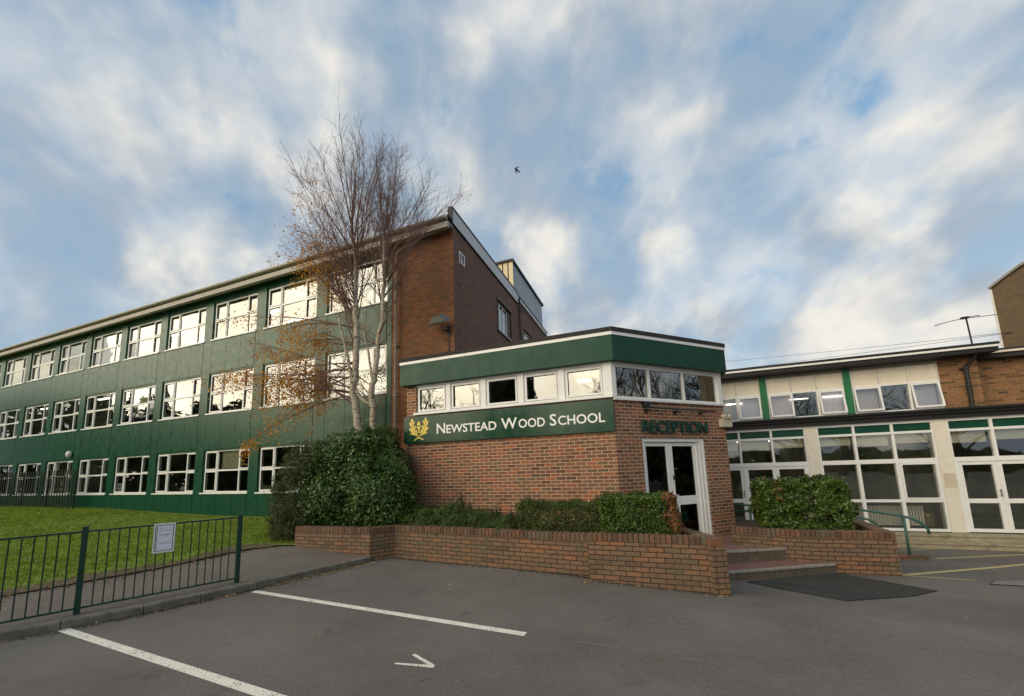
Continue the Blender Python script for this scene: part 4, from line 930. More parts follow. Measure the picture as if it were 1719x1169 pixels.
# ------------------------------------------------------------------ hall on the right
hall = thing('hall_building', 'two level hall with cream panels, green pillars, glazed doors and dark flat roofs', 'building', (6, 15, -.36))
FH = F(0, 15, 0); FU = F(0, 15.3, 0)
ZB = -.36
def bars(mb, fr, a, b, d0, d1, z0, z1, t=.05):
    mb.box(fr, a, b, d0, d1, z0, z0 + t); mb.box(fr, a, b, d0, d1, z1 - t, z1); mb.box(fr, a, a + t, d0, d1, z0 + t, z1 - t); mb.box(fr, b - t, b, d0, d1, z0 + t, z1 - t)
def hallbay(a, b, kind):
    wdt = (b - a) / 3; fr = FH
    # top strip: frame + three green panels
    top = MB(); top.box(fr, a, b, -.12, -.0, 2.77, 2.85); top.box(fr, a, b, -.12, -.0, 2.47, 2.54); top.box(fr, a, b, -.12, .005, 1.60, 1.73)
    for i in range(4): x = a + wdt * i; top.box(fr, max(a, x - .03) if i else a, min(b, x + .03) if i < 3 else b, -.118, -.001, 1.73, 2.47); top.box(fr, max(a, x - .03) if i else a, min(b, x + .03) if i < 3 else b, -.118, -.001, 2.54, 2.77)
    if kind == 'win':
        top.box(fr, a, b, -.12, -.0, ZB, -.29); top.box(fr, a, b, -.12, -.0, .46, .54)
        for i in range(4): x = a + wdt * i; top.box(fr, max(a, x - .04) if i else a, min(b, x + .04) if i < 3 else b, -.118, -.001, -.29, .46); top.box(fr, max(a, x - .04) if i else a, min(b, x + .04) if i < 3 else b, -.118, -.001, .54, 1.60)
        bars(top, fr, a + wdt * 2 + .045, b - .045, -.05, .02, .545, 1.595, .045)
    wd = top.build('window', 'white', hall)
    mb = MB()
    for i in range(3): mb.box(fr, a + wdt * i + .02, a + wdt * (i + 1) - .02, -.07, -.05, 2.53, 2.78)
    mb.build('green_strip', 'green_fascia', wd)
    mb = MB()
    for i in range(3):
        x0, x1 = a + wdt * i, a + wdt * (i + 1)
        for z0, z1 in ([(1.70, 2.5)] + ([(.5, 1.63), (-.33, .5)] if kind == 'win' else [])): mb.q(fr.p(x0, -.06, z0), fr.p(x1, -.06, z0), fr.p(x1, -.06, z1), fr.p(x0, -.06, z1))
    mb.build('pane', 'glass_hall', wd)
    for i in range(3):
        mb = MB(); mb.box(fr, a + wdt * i + .04, a + wdt * (i + 1) - .04, -.22, -.21, 2.14 + .05 * ((i * 7 + int(a)) % 2), 2.5); mb.build('blind', 'blind', wd)
    if kind != 'win':
        lay = kind
        for (u0, u1) in lay:
            st_ = .09; mb = MB(); bars(mb, fr, u0, u1, -.1, -.02, ZB + .01, 1.595, st_); mb.box(fr, u0 + st_, u1 - st_, -.1, -.022, .44, .56)
            d_ = mb.build('door', 'white', hall)
            mb = MB(); mb.q(fr.p(u0 + .05, -.06, ZB + .05), fr.p(u1 - .05, -.06, ZB + .05), fr.p(u1 - .05, -.06, 1.55), fr.p(u0 + .05, -.06, 1.55)); mb.build('pane', 'glass_hall', d_)
            mb = MB(); mb.tube([fr.p(u1 - .05, .03, .62), fr.p(u1 - .05, .03, .82)], .012, 6); mb.tube([fr.p(u1 - .05, -.02, .64), fr.p(u1 - .05, .03, .64)], .009, 5); mb.tube([fr.p(u1 - .05, -.02, .8), fr.p(u1 - .05, .03, .8)], .009, 5); mb.build('handle', 'lampbody', d_)
        e = [a] + [c for l_ in lay for c in l_] + [b]
        for u0, u1 in zip(e[::2], e[1::2]):
            if u1 - u0 > .012: mb = MB(); mb.box(fr, u0, u1, -.12, -.0, ZB, 1.598); mb.build('door_frame', 'white', hall)
hallbay(1.98, 4.73, [(2.06, 2.92), (2.97, 3.83), (3.835, 4.69)])
hallbay(5.05, 7.80, 'win')
hallbay(8.12, 10.87, [(8.2, 9.0), (9.005, 9.83), (9.9, 10.8)])
hallbay(11.19, 13.9, 'win')
for u0, u1 in ((4.735, 5.045), (7.805, 8.115), (10.875, 11.185), (1.6, 1.975)):
    mb = MB(); mb.box(FH, u0, u1, -.3, .012, ZB - .01, 2.85); mb.build('pillar', 'render', hall)
mb = MB(); mb.box(FH, 7.83, 8.10, .012, .018, .87, 1.28); mb.build('patch_panel', 'beige', hall)
mb = MB(); mb.box(FH, 4.76, 4.775, .012, .02, -.3, 1.4); mb.build('conduit', 'white', hall)
# low flat roof with two dark bands
mb = MB(); mb.box(FH, 1.85, 14.2, -.31, .16, 2.995, 3.13); mb.box(FH, 1.85, 14.2, -.31, .10, 2.855, 2.985); mb.build('lower_roof', 'black', hall)
mb = MB(); mb.box(FH, 1.85, 14.2, .10, .175, 2.984, 2.996); mb.tube([(1.85, 14.82, 3.09), (14.2, 14.82, 3.09)], .05, 8); mb.build('gutter', 'black', hall)
# upper storey
mb = MB(); mb.box(FU, 1.5, 8.31, -.3, -.02, 3.0, 3.2); mb.box(FU, 1.5, 8.31, -.14, .0, 4.57, 4.66)
mb.build('upper_head_board', 'fasciagrey', hall)
ub = [(1.64, 3.71), (3.93, 6.00), (6.21, 8.29)]
for bi, (a, b) in enumerate(ub):
    wdt = (b - a) / 3
    for i in range(3):
        x0, x1 = a + wdt * i, a + wdt * (i + 1)
        mb = MB(); mb.box(FU, x0 + .012, x1 - .012, -.1, -.03, 4.05, 4.56); mb.build('cream_panel', 'cream', hall)
        opening = i != 1
        mb = MB(); mb.box(FU, x0, x1, -.12, -.0, 3.995, 4.05); mb.box(FU, x0, x1, -.12, .02, 3.165, 3.215)
        mb.box(FU, x0, x0 + .022, -.12, -.0, 3.215, 3.995); mb.box(FU, x1 - .022, x1, -.12, -.0, 3.215, 3.995); mb.box(FU, x0, x0 + .02, -.1, -.01, 4.05, 4.57)
        wd = mb.build('window', 'white', hall)
        if opening:   # top hung light, pushed open at the foot
            tl = .13
            def ph(u, v, e=0): # v from top 0 to bottom .76
                return FU.p(u, .012 + v * tl + e, 3.985 - v * .99)
            mb = MB(); t_ = .045; H_ = .755
            for (u0, u1, v0, v1) in ((x0 + .02, x1 - .02, 0, t_), (x0 + .02, x1 - .02, H_ - t_, H_), (x0 + .02, x0 + .02 + t_, t_, H_ - t_), (x1 - .02 - t_, x1 - .02, t_, H_ - t_)):
                mb.hexa([ph(u0, v1, .025), ph(u1, v1, .025), ph(u1, v1, 0), ph(u0, v1, 0)], [ph(u0, v0, .025), ph(u1, v0, .025), ph(u1, v0, 0), ph(u0, v0, 0)])
            sh = mb.build('open_sash', 'white', wd)
            mb = MB(); mb.q(ph(x0 + .03, H_ - .02, .01), ph(x1 - .03, H_ - .02, .01), ph(x1 - .03, .02, .01), ph(x0 + .03, .02, .01)); mb.build('pane', 'glass_hall', wd)
            mb = MB(); mb.box(FU, x0, x1, -.22, -.2, 3.2, 4.0); mb.build('blind', 'blind_mauve', wd)
        else:
            mb = MB(); mb.q(FU.p(x0, -.05, 3.2), FU.p(x1, -.05, 3.2), FU.p(x1, -.05, 4.0), FU.p(x0, -.05, 4.0)); mb.build('pane', 'glass', wd)
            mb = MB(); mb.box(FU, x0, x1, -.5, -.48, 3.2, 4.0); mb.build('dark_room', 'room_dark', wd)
    for q0 in (a - .012, b): mb = MB(); mb.box(FU, q0, q0 + .012, -.12, -.0, 3.17, 4.57); mb.build('frame_edge', 'white', hall)
for u0, u1 in ((3.723, 3.918), (6.012, 6.198)):
    mb = MB(); mb.box(FU, u0, u1, -.2, .03, 3.14, 4.62); mb.build('green_pillar', 'green_post', hall)
mb = MB(); mb.wall(FU, 8.305, 9.18, 3.1, 4.72, (), .5); mb.build('upper_brick_wall', 'brick_hall', hall)
mb = MB(); mb.wall(F(0, 15.62, 0), 9.18, 12.9, 3.1, 4.6, (), .3); mb.build('recessed_brick_wall', 'brick_hall', hall)
mb = MB(); mb.box(W0, 1.5, 9.39, -24, -14.78, 4.80, 4.85); mb.box(FH, 1.5, 9.39, .20, .24, 4.845, 4.92); mb.box(FH, 1.5, 9.38, -.3, .19, 4.66, 4.79); mb.build('upper_roof', 'black', hall)
mb = MB(); mb.box(FH, 1.5, 9.40, .19, .235, 4.785, 4.845); mb.build('white_roof_edge', 'white', hall)
mb = MB(); mb.tube([(1.5, 14.86, 4.70), (9.3, 14.86, 4.70)], .05, 8); mb.build('upper_gutter', 'black', hall)
mb = MB(); mb.box(W0, 9.41, 12.9, -24, -15.25, 4.70, 4.745); mb.box(W0, 9.41, 12.9, -15.3, -15.25, 4.75, 4.81); mb.box(W0, 9.2, 12.9, -15.6, -15.3, 4.56, 4.69); mb.build('right_roof', 'felt', hall)
mb = MB(); mb.box(W0, 9.41, 12.9, -15.3, -15.24, 4.69, 4.748); mb.build('right_roof_edge', 'cream', hall)
mb = MB(); mb.tube([(9.02, 15.02, 4.7), (9.0, 15.08, 4.55), (8.86, 15.2, 4.36), (8.85, 15.22, 3.1)], .05, 8); mb.box(FU, 8.76, 8.94, .0, .1, 4.28, 4.33); mb.build('downpipe', 'dark', hall)
# interior: floor, back wall, radiators, lights
mb = MB(); mb.box(W0, 1.9, 14, -20.2, -20, ZB, 5.0 - .3); mb.box(W0, 1.9, 14, -20, -15.0 - .12, ZB - .1, ZB + .02); mb.box(W0, 1.9, 14, -20, -15.5, 2.9, 2.95); mb.box(W0, 1.7, 1.9, -20, -15.2, ZB, 4.6); mb.box(W0, 14, 14.2, -20, -15.0, ZB, 4.6)
mb.box(W0, 4.85, 4.95, -20, -15.35, ZB, 2.9); mb.box(W0, 7.9, 8.0, -20, -15.35, ZB, 2.9); mb.build('hall_room', 'room_hall', hall)
for x0, x1 in ((5.2, 6.1), (6.15, 7.5)):
    mb = MB(); u = x0
    while u < x1 - .03: mb.box(W0, u, u + .045, -15.58, -15.5, -.27, .31); u += .066
    mb.box(W0, x0, x1 - .03, -15.56, -15.52, -.27, -.22); mb.box(W0, x0, x1 - .03, -15.56, -15.52, .26, .3); mb.build('radiator', 'radiator', hall)
mb = MB(); mb.box(W0, 7.57, 7.78, -15.9, -15.6, -.3, .12); mb.build('crate', 'box_brown', hall)
mb = MB(); mb.box(W0, 7.63, 7.67, -15.599, -15.596, .0, .05); mb.build('crate_label', 'cream', hall)
mb = MB()
for x, y, z in ((3.4, 16.6, 2.3), (4.3, 18, 2.35), (5.6, 16.4, 2.2), (6.3, 17, 2.5), (7.2, 18, 2.5), (8.6, 16.5, 2.3), (9.7, 17, 2.45), (6.5, 19, 2.3)): mb.box(W0, x - .45, x + .45, -y - .05, -y + .05, z + .2, z + .24)
for x in (2.4, 4.6, 5.5, 2.7): mb.box(W0, x, x + 0.5, -15.49, -15.46, 3.80, 3.83)  # glowing strips behind the upper panes, standing in for reflected lines of light
mb.build('light_strip', 'lampglow', hall)
mb = MB(); mb.box(W0, 2.95, 3.1, -15.3, -15.28, .58, .7); mb.build('door_notice', 'cream', hall)
# steps before the hall
hs = thing('hall_steps', 'two long weathered stone steps along the front of the glazed hall', 'steps', (8, 14.3, -.6))
for (y0, z0, z1) in ((14.62, -.62, -.385), (14.28, -.9, -.545)):
    mb = MB(); mb.box(W0, 4.9, 14.2, -15.02 if y0 > 14.5 else -14.62, -y0, z0, z1 - .05); mb.build('riser', 'concrete', hs)
    mb = MB(); mb.box(W0, 4.88, 14.2, -15.02 if y0 > 14.5 else -14.60, -(y0 - .03), z1 - .05, z1); mb.build('tread', 'concrete', hs, bevel=.008)
mb = MB(); mb.hexa([(1.9, 11.8, -.6), (4.85, 12.6, -.7), (4.85, 15, -.7), (1.9, 15, -.6)], [(1.9, 11.8, -.33), (4.85, 12.6, -.42), (4.85, 15, -.375), (1.9, 15, -.375)])
mb.build('door_ramp', 'path', None, kind='structure')
# handrails
hr = thing('handrail', 'long bent green tubular handrail passing behind the square bush', 'handrail', (4, 11.6, 0))
mb = MB(); mb.tube([(1.95, 11.75, .69), (2.4, 11.7, .655), (4.45, 11.65, .59), (4.68, 11.62, .55), (5.22, 11.6, .455), (5.42, 11.6, .39), (5.56, 11.6, .29), (5.65, 11.6, .17), (5.665, 11.6, .07)], .028, 10); mb.build('rail', 'rail', hr, smooth=True)
for x, zt, zb in ((5.27, .43, -.55), (2.3, .65, -.4)):
    mb = MB(); mb.tube([(x, 11.6, zb), (x, 11.6, zt)], .026, 10); mb.build('post', 'rail', hr, smooth=True)
mb = MB(); mb.tube([(5.27, 11.6, -.50), (5.27, 11.6, -.47)], .07, 12); mb.build('foot', 'rail', hr)
hr2 = thing('handrail', 'shorter green handrail ending in a curl behind the right end of the low wall', 'handrail', (4.6, 12.6, 0))
mb = MB(); mb.tube([(2.1, 12.7, .42), (4.4, 12.6, .33), (4.8, 12.6, .3), (5.0, 12.6, .25), (5.14, 12.6, .18), (5.2, 12.6, .08), (5.2, 12.6, .03)], .028, 10); mb.build('rail', 'rail', hr2, smooth=True)
mb = MB(); mb.tube([(4.72, 12.6, -.5), (4.72, 12.6, .3)], .035, 10); mb.build('post', 'rail', hr2)
# ------------------------------------------------------------------ tall brick block, aerial and cables
fb = thing('brick_tower_block', 'tall windowless brown brick block rising behind the hall roof at the right edge', 'building', (16, 17, 0))
mb = MB(); prof_ = [(12.0, 8.47), (18.9, 8.45), (19.4, 8.38), (20.35, 8.21)]
for (y0, z0), (y1, z1) in zip(prof_, prof_[1:]): mb.hexa([(13, y0, 0), (20, y0, 0), (20, y1, 0), (13, y1, 0)], [(13, y0, z0), (20, y0, z0), (20, y1, z1), (13, y1, z1)])
mb.build('wall', 'brick_far', fb)
mb = MB()
for (y0, z0), (y1, z1) in zip(prof_, prof_[1:]): mb.hexa([(12.93, y0, z0 + .002), (20.1, y0, z0 + .002), (20.1, y1 + .001, z1 + .002), (12.93, y1 + .001, z1 + .002)], [(12.93, y0, z0 + .09), (20.1, y0, z0 + .09), (20.1, y1 + .001, z1 + .09), (12.93, y1 + .001, z1 + .09)])
mb.build('roof', 'fasciagrey', fb)
mb = MB(); mb.box(W0, 12.97, 13.12, -20.37, -20.3, 0, 8.2); mb.build('corner_trim', 'white', fb)
ae = thing('aerial', 'thin metal aerial with looped side arms on a mast above the hall roof', 'aerial', (10.75, 18, 4.9))
mb = MB(); mb.tube([(10.79, 18, 4.85), (10.75, 18, 6.56)], .025, 6); mb.build('mast', 'dark', ae)
def loop(a, b, wv_): a, b = Vector(a), Vector(b); return [a, a.lerp(b, .5) + Vector(wv_), b, b + Vector(wv_) * .4, b + Vector(wv_), a.lerp(b, .5) + Vector(wv_) * 1.6, a + Vector(wv_)]
for b_, w_ in (((10.0, 18.1, 6.44), (0, .1, .03)), ((11.42, 17.8, 6.5), (0, .12, .02)), ((11.3, 18.3, 6.66), (0, .05, .03))):
    mb = MB(); mb.tube(loop((10.75, 18, 6.56), b_, w_), .008, 5); mb.build('arm', 'dark', ae)
mb = MB(); mb.box(W0, 10.62, 10.8, -18.05, -17.95, 6.53, 6.6); mb.build('clamp', 'dark', ae)
for nm_, b_, lab in ((0, (1.441, 45, 12.63), 'upper of two thin overhead cables crossing the sky behind the hall'), (1, (1.346, 45, 11.42), 'lower of two thin overhead cables crossing the sky behind the hall')):
    a_ = Vector((12.99, 19.83, 6.29 - .02 * nm_)); b_ = Vector(b_); mb = MB()
    mb.tube([a_.lerp(b_, t) - Vector((0, 0, .9 * t * (1 - t) * .6)) for t in np.linspace(0, 1, 9)], .008, 4); mb.build('overhead_cable', 'dark', None, **T(lab, 'cable'))
# bird
bc = Vector((-6.06, 20, 19.6)); s_ = .23
bird = thing('bird', 'small dark swept-winged bird flying high above the school', 'bird', tuple(bc))
Xb, Zb = Vector((.93, .36, 0)), Vector((.05, -.1, .99)); Yb = Xb.cross(Zb)
def bp(u, v, d=0): return tuple(bc + Xb * u * s_ + Zb * v * s_ + Yb * d * s_)
mb = MB(); mb.tube([bp(-.62, .72), bp(-.45, .5), bp(-.15, .2), bp(.15, -.05), bp(.9, -.72)], [.01, .05, .07, .05, .012], 8); mb.build('body', 'birdblack', bird, smooth=True)
for pts in ([(-.4, .55), (-.1, .85), (.3, .98), (.62, .75), (.3, .78), (.02, .62), (-.1, .3)], [(-.2, .15), (-.5, -.1), (-.5, -.5), (0, -.95), (-.2, -.4), (-.12, .0), (.05, .1)]):
    mb = MB(); n_ = len(pts); i_ = 0; c_ = (sum(p[0] for p in pts) / n_, sum(p[1] for p in pts) / n_)
    for a_, b_ in zip(pts, pts[1:] + pts[:1]): mb.q(bp(*a_, .02), bp(*b_, .02), bp(*c_, .05)); mb.q(bp(*b_, -.02), bp(*a_, -.02), bp(*c_, -.04)); mb.q(bp(*a_, .02), bp(*a_, -.02), bp(*b_, -.02), bp(*b_, .02))
    mb.build('wing', 'birdblack', bird)
# ------------------------------------------------------------------ shrubs and hedges
def fbm(p, s): return max(-.6, min(.6, noise.fractal(Vector((p[0] * s, p[1] * s, p[2] * s)), 1.0, 2.0, 2)))
def lump_pts(n, c, r, ns=1.3, amp=.22, inner=.62, flat=0., power=2.5):
    """points through the outer shell of a lumpy, boxy ellipsoid"""
    D = nr.normal(0, 1, (n, 3)); D /= np.linalg.norm(D, axis=1)[:, None]
    sup = (np.abs(D) ** power).sum(1) ** (-1 / power); c = np.array(c); r = np.array(r)
    rad = np.empty(n); 
    for i in range(n): rad[i] = 1 + amp * fbm((D[i] + c) * 1.0, ns * 1.6) + .10 * fbm(D[i] * 3 + c, 3.1)
    t = inner + (1 - inner) * nr.random_sample(n) ** .55
    P = c + D * (sup * rad * t)[:, None] * r; return P, D
def shrub(name, label, cat, blobs, size, mat, stems=None, group=None, loc=None, asp=.55, spl=(.08, .28), extra=None, stem_mat='twig_dark', sprigs=0):
    t = thing(name, label, cat, loc or tuple(blobs[0][0][:2]) + (.5,), group)
    Ps, Ds = [], []
    for (c, r, n, kw) in blobs: P_, D_ = lump_pts(n, c, r, **kw); Ps.append(P_); Ds.append(D_)
    sp = []
    for _ in range(sprigs):     # shoots poking out of the outline
        j = nr.randint(len(Ps)); i = nr.randint(len(Ps[j])); p = Ps[j][i]; d = Ds[j][i] * .7 + np.array((0, 0, .8)) * nr.random_sample(); d /= np.linalg.norm(d); l_ = nr.uniform(*spl)
        k_ = 6; Ps.append(np.array([p + d * l_ * a / k_ + nr.normal(0, .02, 3) for a in range(k_)])); Ds.append(np.tile(d, (k_, 1))); sp.append((p, p + d * l_))
    P_ = np.vstack(Ps); D_ = np.vstack(Ds); front = np.where(P_[:, 0] > -5.25, 7.05 - .086 * (P_[:, 0] + 5.12), 6.7)
    keep = (P_[:, 2] > .05) & ~((P_[:, 2] < .69) & (P_[:, 1] < front) & (P_[:, 0] > -7.4))
    me_o = trimesh('leaves', leafquads(P_[keep], D_[keep] + np.array((0, 0, .35)), size, asp, .55), 4, mat, t)
    mb = MB()
    for (c, r, n, kw) in blobs:
        for _ in range(14):
            e = Vector(c) + Vector([rng.uniform(-.75, .75) * a for a in r]); b_ = Vector((c[0] + rng.uniform(-.3, .3) * r[0], c[1] + rng.uniform(-.3, .3) * r[1], c[2] - r[2] * .98))
            mid = b_.lerp(e, .5) + Vector((rng.gauss(0, .08), rng.gauss(0, .08), .05)); mb.tube([b_, mid, e], [.018, .012, .004], 5)
    for a_, b_ in sp: mb.tube([a_, b_], [.004, .002], 3)
    mb.build('branches', stem_mat, t)
    return t
shrub('evergreen_shrub', 'big rounded glossy-leaved evergreen shrub left of the school sign', 'shrub',
      [((-6.5, 7.45, 1.58), (1.2, .85, 1.08), 16000, dict(amp=.5)), ((-5.75, 7.3, 1.3), (.8, .7, .85), 6000, {}), ((-7.1, 7.2, 1.25), (.75, .65, .8), 6000, {}), ((-6.5, 7.6, 2.4), (.8, .6, .42), 5000, dict(amp=.7)), ((-7.3, 7.3, 1.95), (.6, .6, .6), 4500, dict(amp=.6))], .038, 'leafy', sprigs=420, spl=(.05, .2))
shrub('yew_shrub', 'dark brownish yew bush at the left end of the planter', 'shrub',
      [((-7.9, 7.3, 1.25), (.8, .75, 1.05), 26000, dict(amp=.6)), ((-7.55, 7.3, 2.05), (.7, .55, .5), 12000, dict(amp=.9)), ((-8.0, 7.0, .65), (.6, .5, .6), 11000, {})], .03, 'yew', asp=.32, sprigs=400, spl=(.05, .2))
shrub('yew_shrub', 'dark yew sprays against the wall between big shrub and school sign', 'shrub', [((-6.45, 8.1, 2.45), (.62, .3, .45), 9000, dict(amp=.45)), ((-5.75, 7.95, 1.6), (.5, .3, .75), 5000, {})], .03, 'yew', asp=.32, sprigs=200, spl=(.05, .16))
lowc = [(-4.75, 7.55, .68, .42, .36), (-4.05, 7.55, .72, .45, .36), (-3.35, 7.55, .66, .4, .28), (-2.75, 7.5, .62, .34, .2)]
for i, (x, y, z, rx, rz) in enumerate(lowc):
    shrub('low_juniper', ['leftmost low feathery juniper on the planter, touching the big shrub', 'low spreading juniper second from the big shrub', 'low juniper below the middle of the school sign', 'lowest juniper clump, next to the clipped dark hedge'][i], 'shrub',
          [((x, y, z), (rx, .45, rz), 9500, dict(amp=.4, inner=.4)), ((x + .2, y - .2, z - .12), (rx * .9, .35, rz * .8), 6000, dict(amp=.4, inner=.3))], .026, 'hedge_y', asp=.33, sprigs=160, spl=(.05, .16))
def boxhedge(name, label, x0, x1, y0, y1, z0, z1, n, size, mat, rot=0., rough=.05, asp=.55, parts=None, sprigs=150, gap=None, stem='twig_dark'):
    t = thing(name, label, 'hedge', ((x0 + x1) / 2, (y0 + y1) / 2, z0)); dims = np.array((x1 - x0, y1 - y0, z1 - z0)); c = np.array((x0 + x1, y0 + y1, z0 + z1)) / 2
    # sides weighted by area, depth biased to the surface
    A = np.array([dims[1] * dims[2]] * 2 + [dims[0] * dims[2]] * 2 + [dims[0] * dims[1]] * 1); A = A / A.sum(); f = nr.choice(5, n, p=A); U = nr.uniform(-.5, .5, (n, 3)); Nn = np.zeros((n, 3))
    dep = nr.random_sample(n) ** 1.8 * .16
    for k_, (ax, sg_) in enumerate(((0, -1), (0, 1), (1, -1), (1, 1), (2, 1))):
        m_ = f == k_; U[m_, ax] = sg_ * (.5 - dep[m_] / dims[ax]); Nn[m_, ax] = sg_
    P_ = U * dims
    # soften the corners and roughen the faces
    for i in range(n):
        q = P_[i]; d_ = fbm(q + c, 4.) * rough * 1.2 + fbm(q + c, 11.) * rough * .6; P_[i] = q + Nn[i] * d_
    e = np.abs(P_) / (dims / 2); corner = np.sort(e, axis=1)[:, 1]; P_ *= (1 - .045 * np.clip((corner - .8) / .2, 0, 1.3) ** 2)[:, None]
    if rot: a = R(rot); P_[:, :2] = P_[:, :2] @ np.array([[math.cos(a), math.sin(a)], [-math.sin(a), math.cos(a)]])
    P_ += c
    if gap is not None:
        keep = np.array([gap(p) for p in P_]); P_, Nn = P_[keep], Nn[keep]
    Ps, Ds = [P_], [Nn]
    for _ in range(sprigs):
        i = nr.randint(len(P_)); d = Nn[i] + nr.normal(0, .5, 3); d[2] = abs(d[2]); d /= np.linalg.norm(d); l_ = nr.uniform(.03, .09); Ps.append(np.array([P_[i] + d * l_ * a / 4 for a in range(5)])); Ds.append(np.tile(d, (5, 1)))
    P_, Nn = np.vstack(Ps), np.vstack(Ds)
    lv = leafquads(P_, Nn * .7 + nr.normal(0, .3, P_.shape) + np.array((0, 0, .25)), size, asp, .5)
    if parts is None: trimesh('leaves', lv, 4, mat, t)
    else:
        m_ = np.array([parts[1](p) for p in P_]); q = lv.reshape(-1, 4, 3); trimesh('leaves', q[~m_].reshape(-1, 3), 4, mat, t); trimesh('red_leaves', q[m_].reshape(-1, 3), 4, parts[0], t)
    mb = MB()
    for _ in range(34):
        e = Vector((rng.uniform(x0 + .1, x1 - .1), rng.uniform(y0 + .08, y1 - .08), rng.uniform(z0 + .3 * (z1 - z0), z1 - .05))); b_ = Vector((e.x * .8 + c[0] * .2 + rng.gauss(0, .08), e.y, z0 - .05)); mid = b_.lerp(e, .5) + Vector((rng.gauss(0, .07), rng.gauss(0, .05), 0)); mb.tube([b_, mid, e], [.014, .009, .004], 5)
    mb.build('branches', stem, t); return t
MT['twig_tan'] = pmat('tan_stems', (.30, .24, .15), .8, .2, 6)
boxhedge('clipped_hedge', 'dark fine-leaved clipped hedge under the right half of the school sign', -2.35, -.80, 6.85, 7.5, .55, 1.14, 20000, .019, 'hedge_y', rough=.07, asp=.4)
boxhedge('clipped_hedge', 'bright green box-shaped hedge with reddish leaves at its right end in the end planter', -.83, .36, 6.66, 7.4, .60, 1.27, 22000, .021, 'privet', rough=.05,
         parts=('redleaf', lambda p: p[0] > .19 + .16 * fbm(p, 5.) + .12 * (1.2 - p[2]) and rng.random() < .8))
boxhedge('clipped_hedge', 'square leafy bush standing behind the low wall in front of the hall doors', 2.16, 3.60, 9.5, 10.5, .38, 1.35, 22000, .036, 'privet', rough=.12,
         parts=('redleaf', lambda p: abs(p[0] - 2.42) < .07 and p[2] > .9 and rng.random() < .25), gap=lambda p: fbm(p, 2.9) > -.22 or rng.random() < .25, stem='twig_tan')
# ------------------------------------------------------------------ trees
def grow(mb, start, d, length, rad, nseg, up=.15, wob=.12, sides=4, end=.25):
    p = Vector(start); d = Vector(d).normalized(); pts = [p.copy()]; dirs = [d.copy()]
    for i in range(nseg):
        d = (d + Vector((rng.gauss(0, wob), rng.gauss(0, wob), rng.gauss(0, wob) + up))).normalized(); p = p + d * length / nseg; pts.append(p.copy()); dirs.append(d.copy())
    mb.tube(pts, [rad * (1 - (1 - end) * i / nseg) for i in range(nseg + 1)], sides, cap=False); return pts, dirs
def side_dir(d, ang):
    a = Vector((rng.gauss(0, 1), rng.gauss(0, 1), rng.gauss(0, .6))); a = (a - d * a.dot(d)).normalized(); return (d * math.cos(ang) + a * math.sin(ang)).normalized()
def twigs(mb, pts, dirs, n, l0, l1, rad, up, leafs=None, sub=4, t0=.15, droop=0.):
    for _ in range(n):
        t = rng.uniform(t0, 1) * (len(pts) - 1.001); i = int(t); p = pts[i].lerp(pts[i + 1], t - i); k_ = 1 - .45 * t / len(pts)
        tp, td = grow(mb, p, side_dir(dirs[i], rng.uniform(.35, .75)), rng.uniform(l0, l1) * k_, rad, 4, up - droop, .13, 3)
        for _ in range(sub):
            j = rng.randrange(1, 5); j = min(j, len(tp) - 1); q = tp[j]
            sp_, sd = grow(mb, q, side_dir(td[j], rng.uniform(.3, .8)), rng.uniform(.2, .55) * k_, rad * .62, 2, up * .6 - droop, .15, 3, .5)
            if leafs is not None: leafs += [sp_[-1], sp_[1]]
birch = thing('birch_tree', 'two-stemmed pale birch, bare above with orange leaves low on its left', 'tree', (-7.3, 8.8, .4))
LT = [(-7.45, 8.75, .4), (-7.58, 8.8, 1.8), (-7.664, 8.8, 2.631), (-7.811, 8.8, 3.42), (-7.937, 8.8, 4.105), (-7.911, 8.8, 4.859), (-7.91, 8.82, 5.704), (-7.968, 8.84, 6.256), (-8.028, 8.86, 6.817), (-8.05, 8.9, 7.709), (-8.118, 8.92, 8.533), (-8.231, 8.92, 9.245), (-8.29, 8.92, 9.75)]
RT = [(-7.2, 8.9, .4), (-7.26, 8.9, 1.8), (-7.29, 8.9, 2.89), (-7.34, 8.9, 3.48), (-7.37, 8.9, 4.065), (-7.313, 8.9, 4.485), (-7.255, 8.9, 4.89), (-7.159, 8.92, 5.693), (-7.113, 8.95, 6.237), (-7.075, 8.97, 7.486), (-7.089, 9, 8.627), (-7.075, 9, 9.15)]
def jag(pts, s_=.018):
    P_ = [Vector(p) for p in pts]; out_ = []
    for a, b in zip(P_, P_[1:]):
        for t in (0, .33, .66): out_.append(a.lerp(b, t) + Vector((rng.gauss(0, s_), rng.gauss(0, s_), 0)))
    return out_ + [P_[-1]]
tr = MB(); Lj, Rj = jag(LT), jag(RT)
tr.tube(Lj, [.135 - .092 * i / (len(Lj) - 1) for i in range(len(Lj))], 12); tr.tube(Rj, [.115 - .076 * i / (len(Rj) - 1) for i in range(len(Rj))], 12)
tr.tube(jag([(-7.93, 8.8, 4.3), (-8.05, 8.7, 4.9), (-8.18, 8.6, 5.7), (-8.3, 8.5, 6.4)], .01), [.06 - .03 * i / 9 for i in range(10)], 8)
tr.tube(jag([(-7.93, 8.8, 4.25), (-7.7, 8.85, 3.95), (-7.38, 8.9, 3.7)], .005), [.055] * 7, 8)
tr.tube(jag([(-7.32, 8.9, 4.2), (-7.4, 8.8, 5.0), (-7.48, 8.7, 5.8), (-7.55, 8.6, 6.4)], .01), [.04 - .02 * i / 9 for i in range(10)], 7)
tr.build('trunk', 'birch', birch, smooth=True)
lm = MB(); tw = MB(); leaf_pts = []
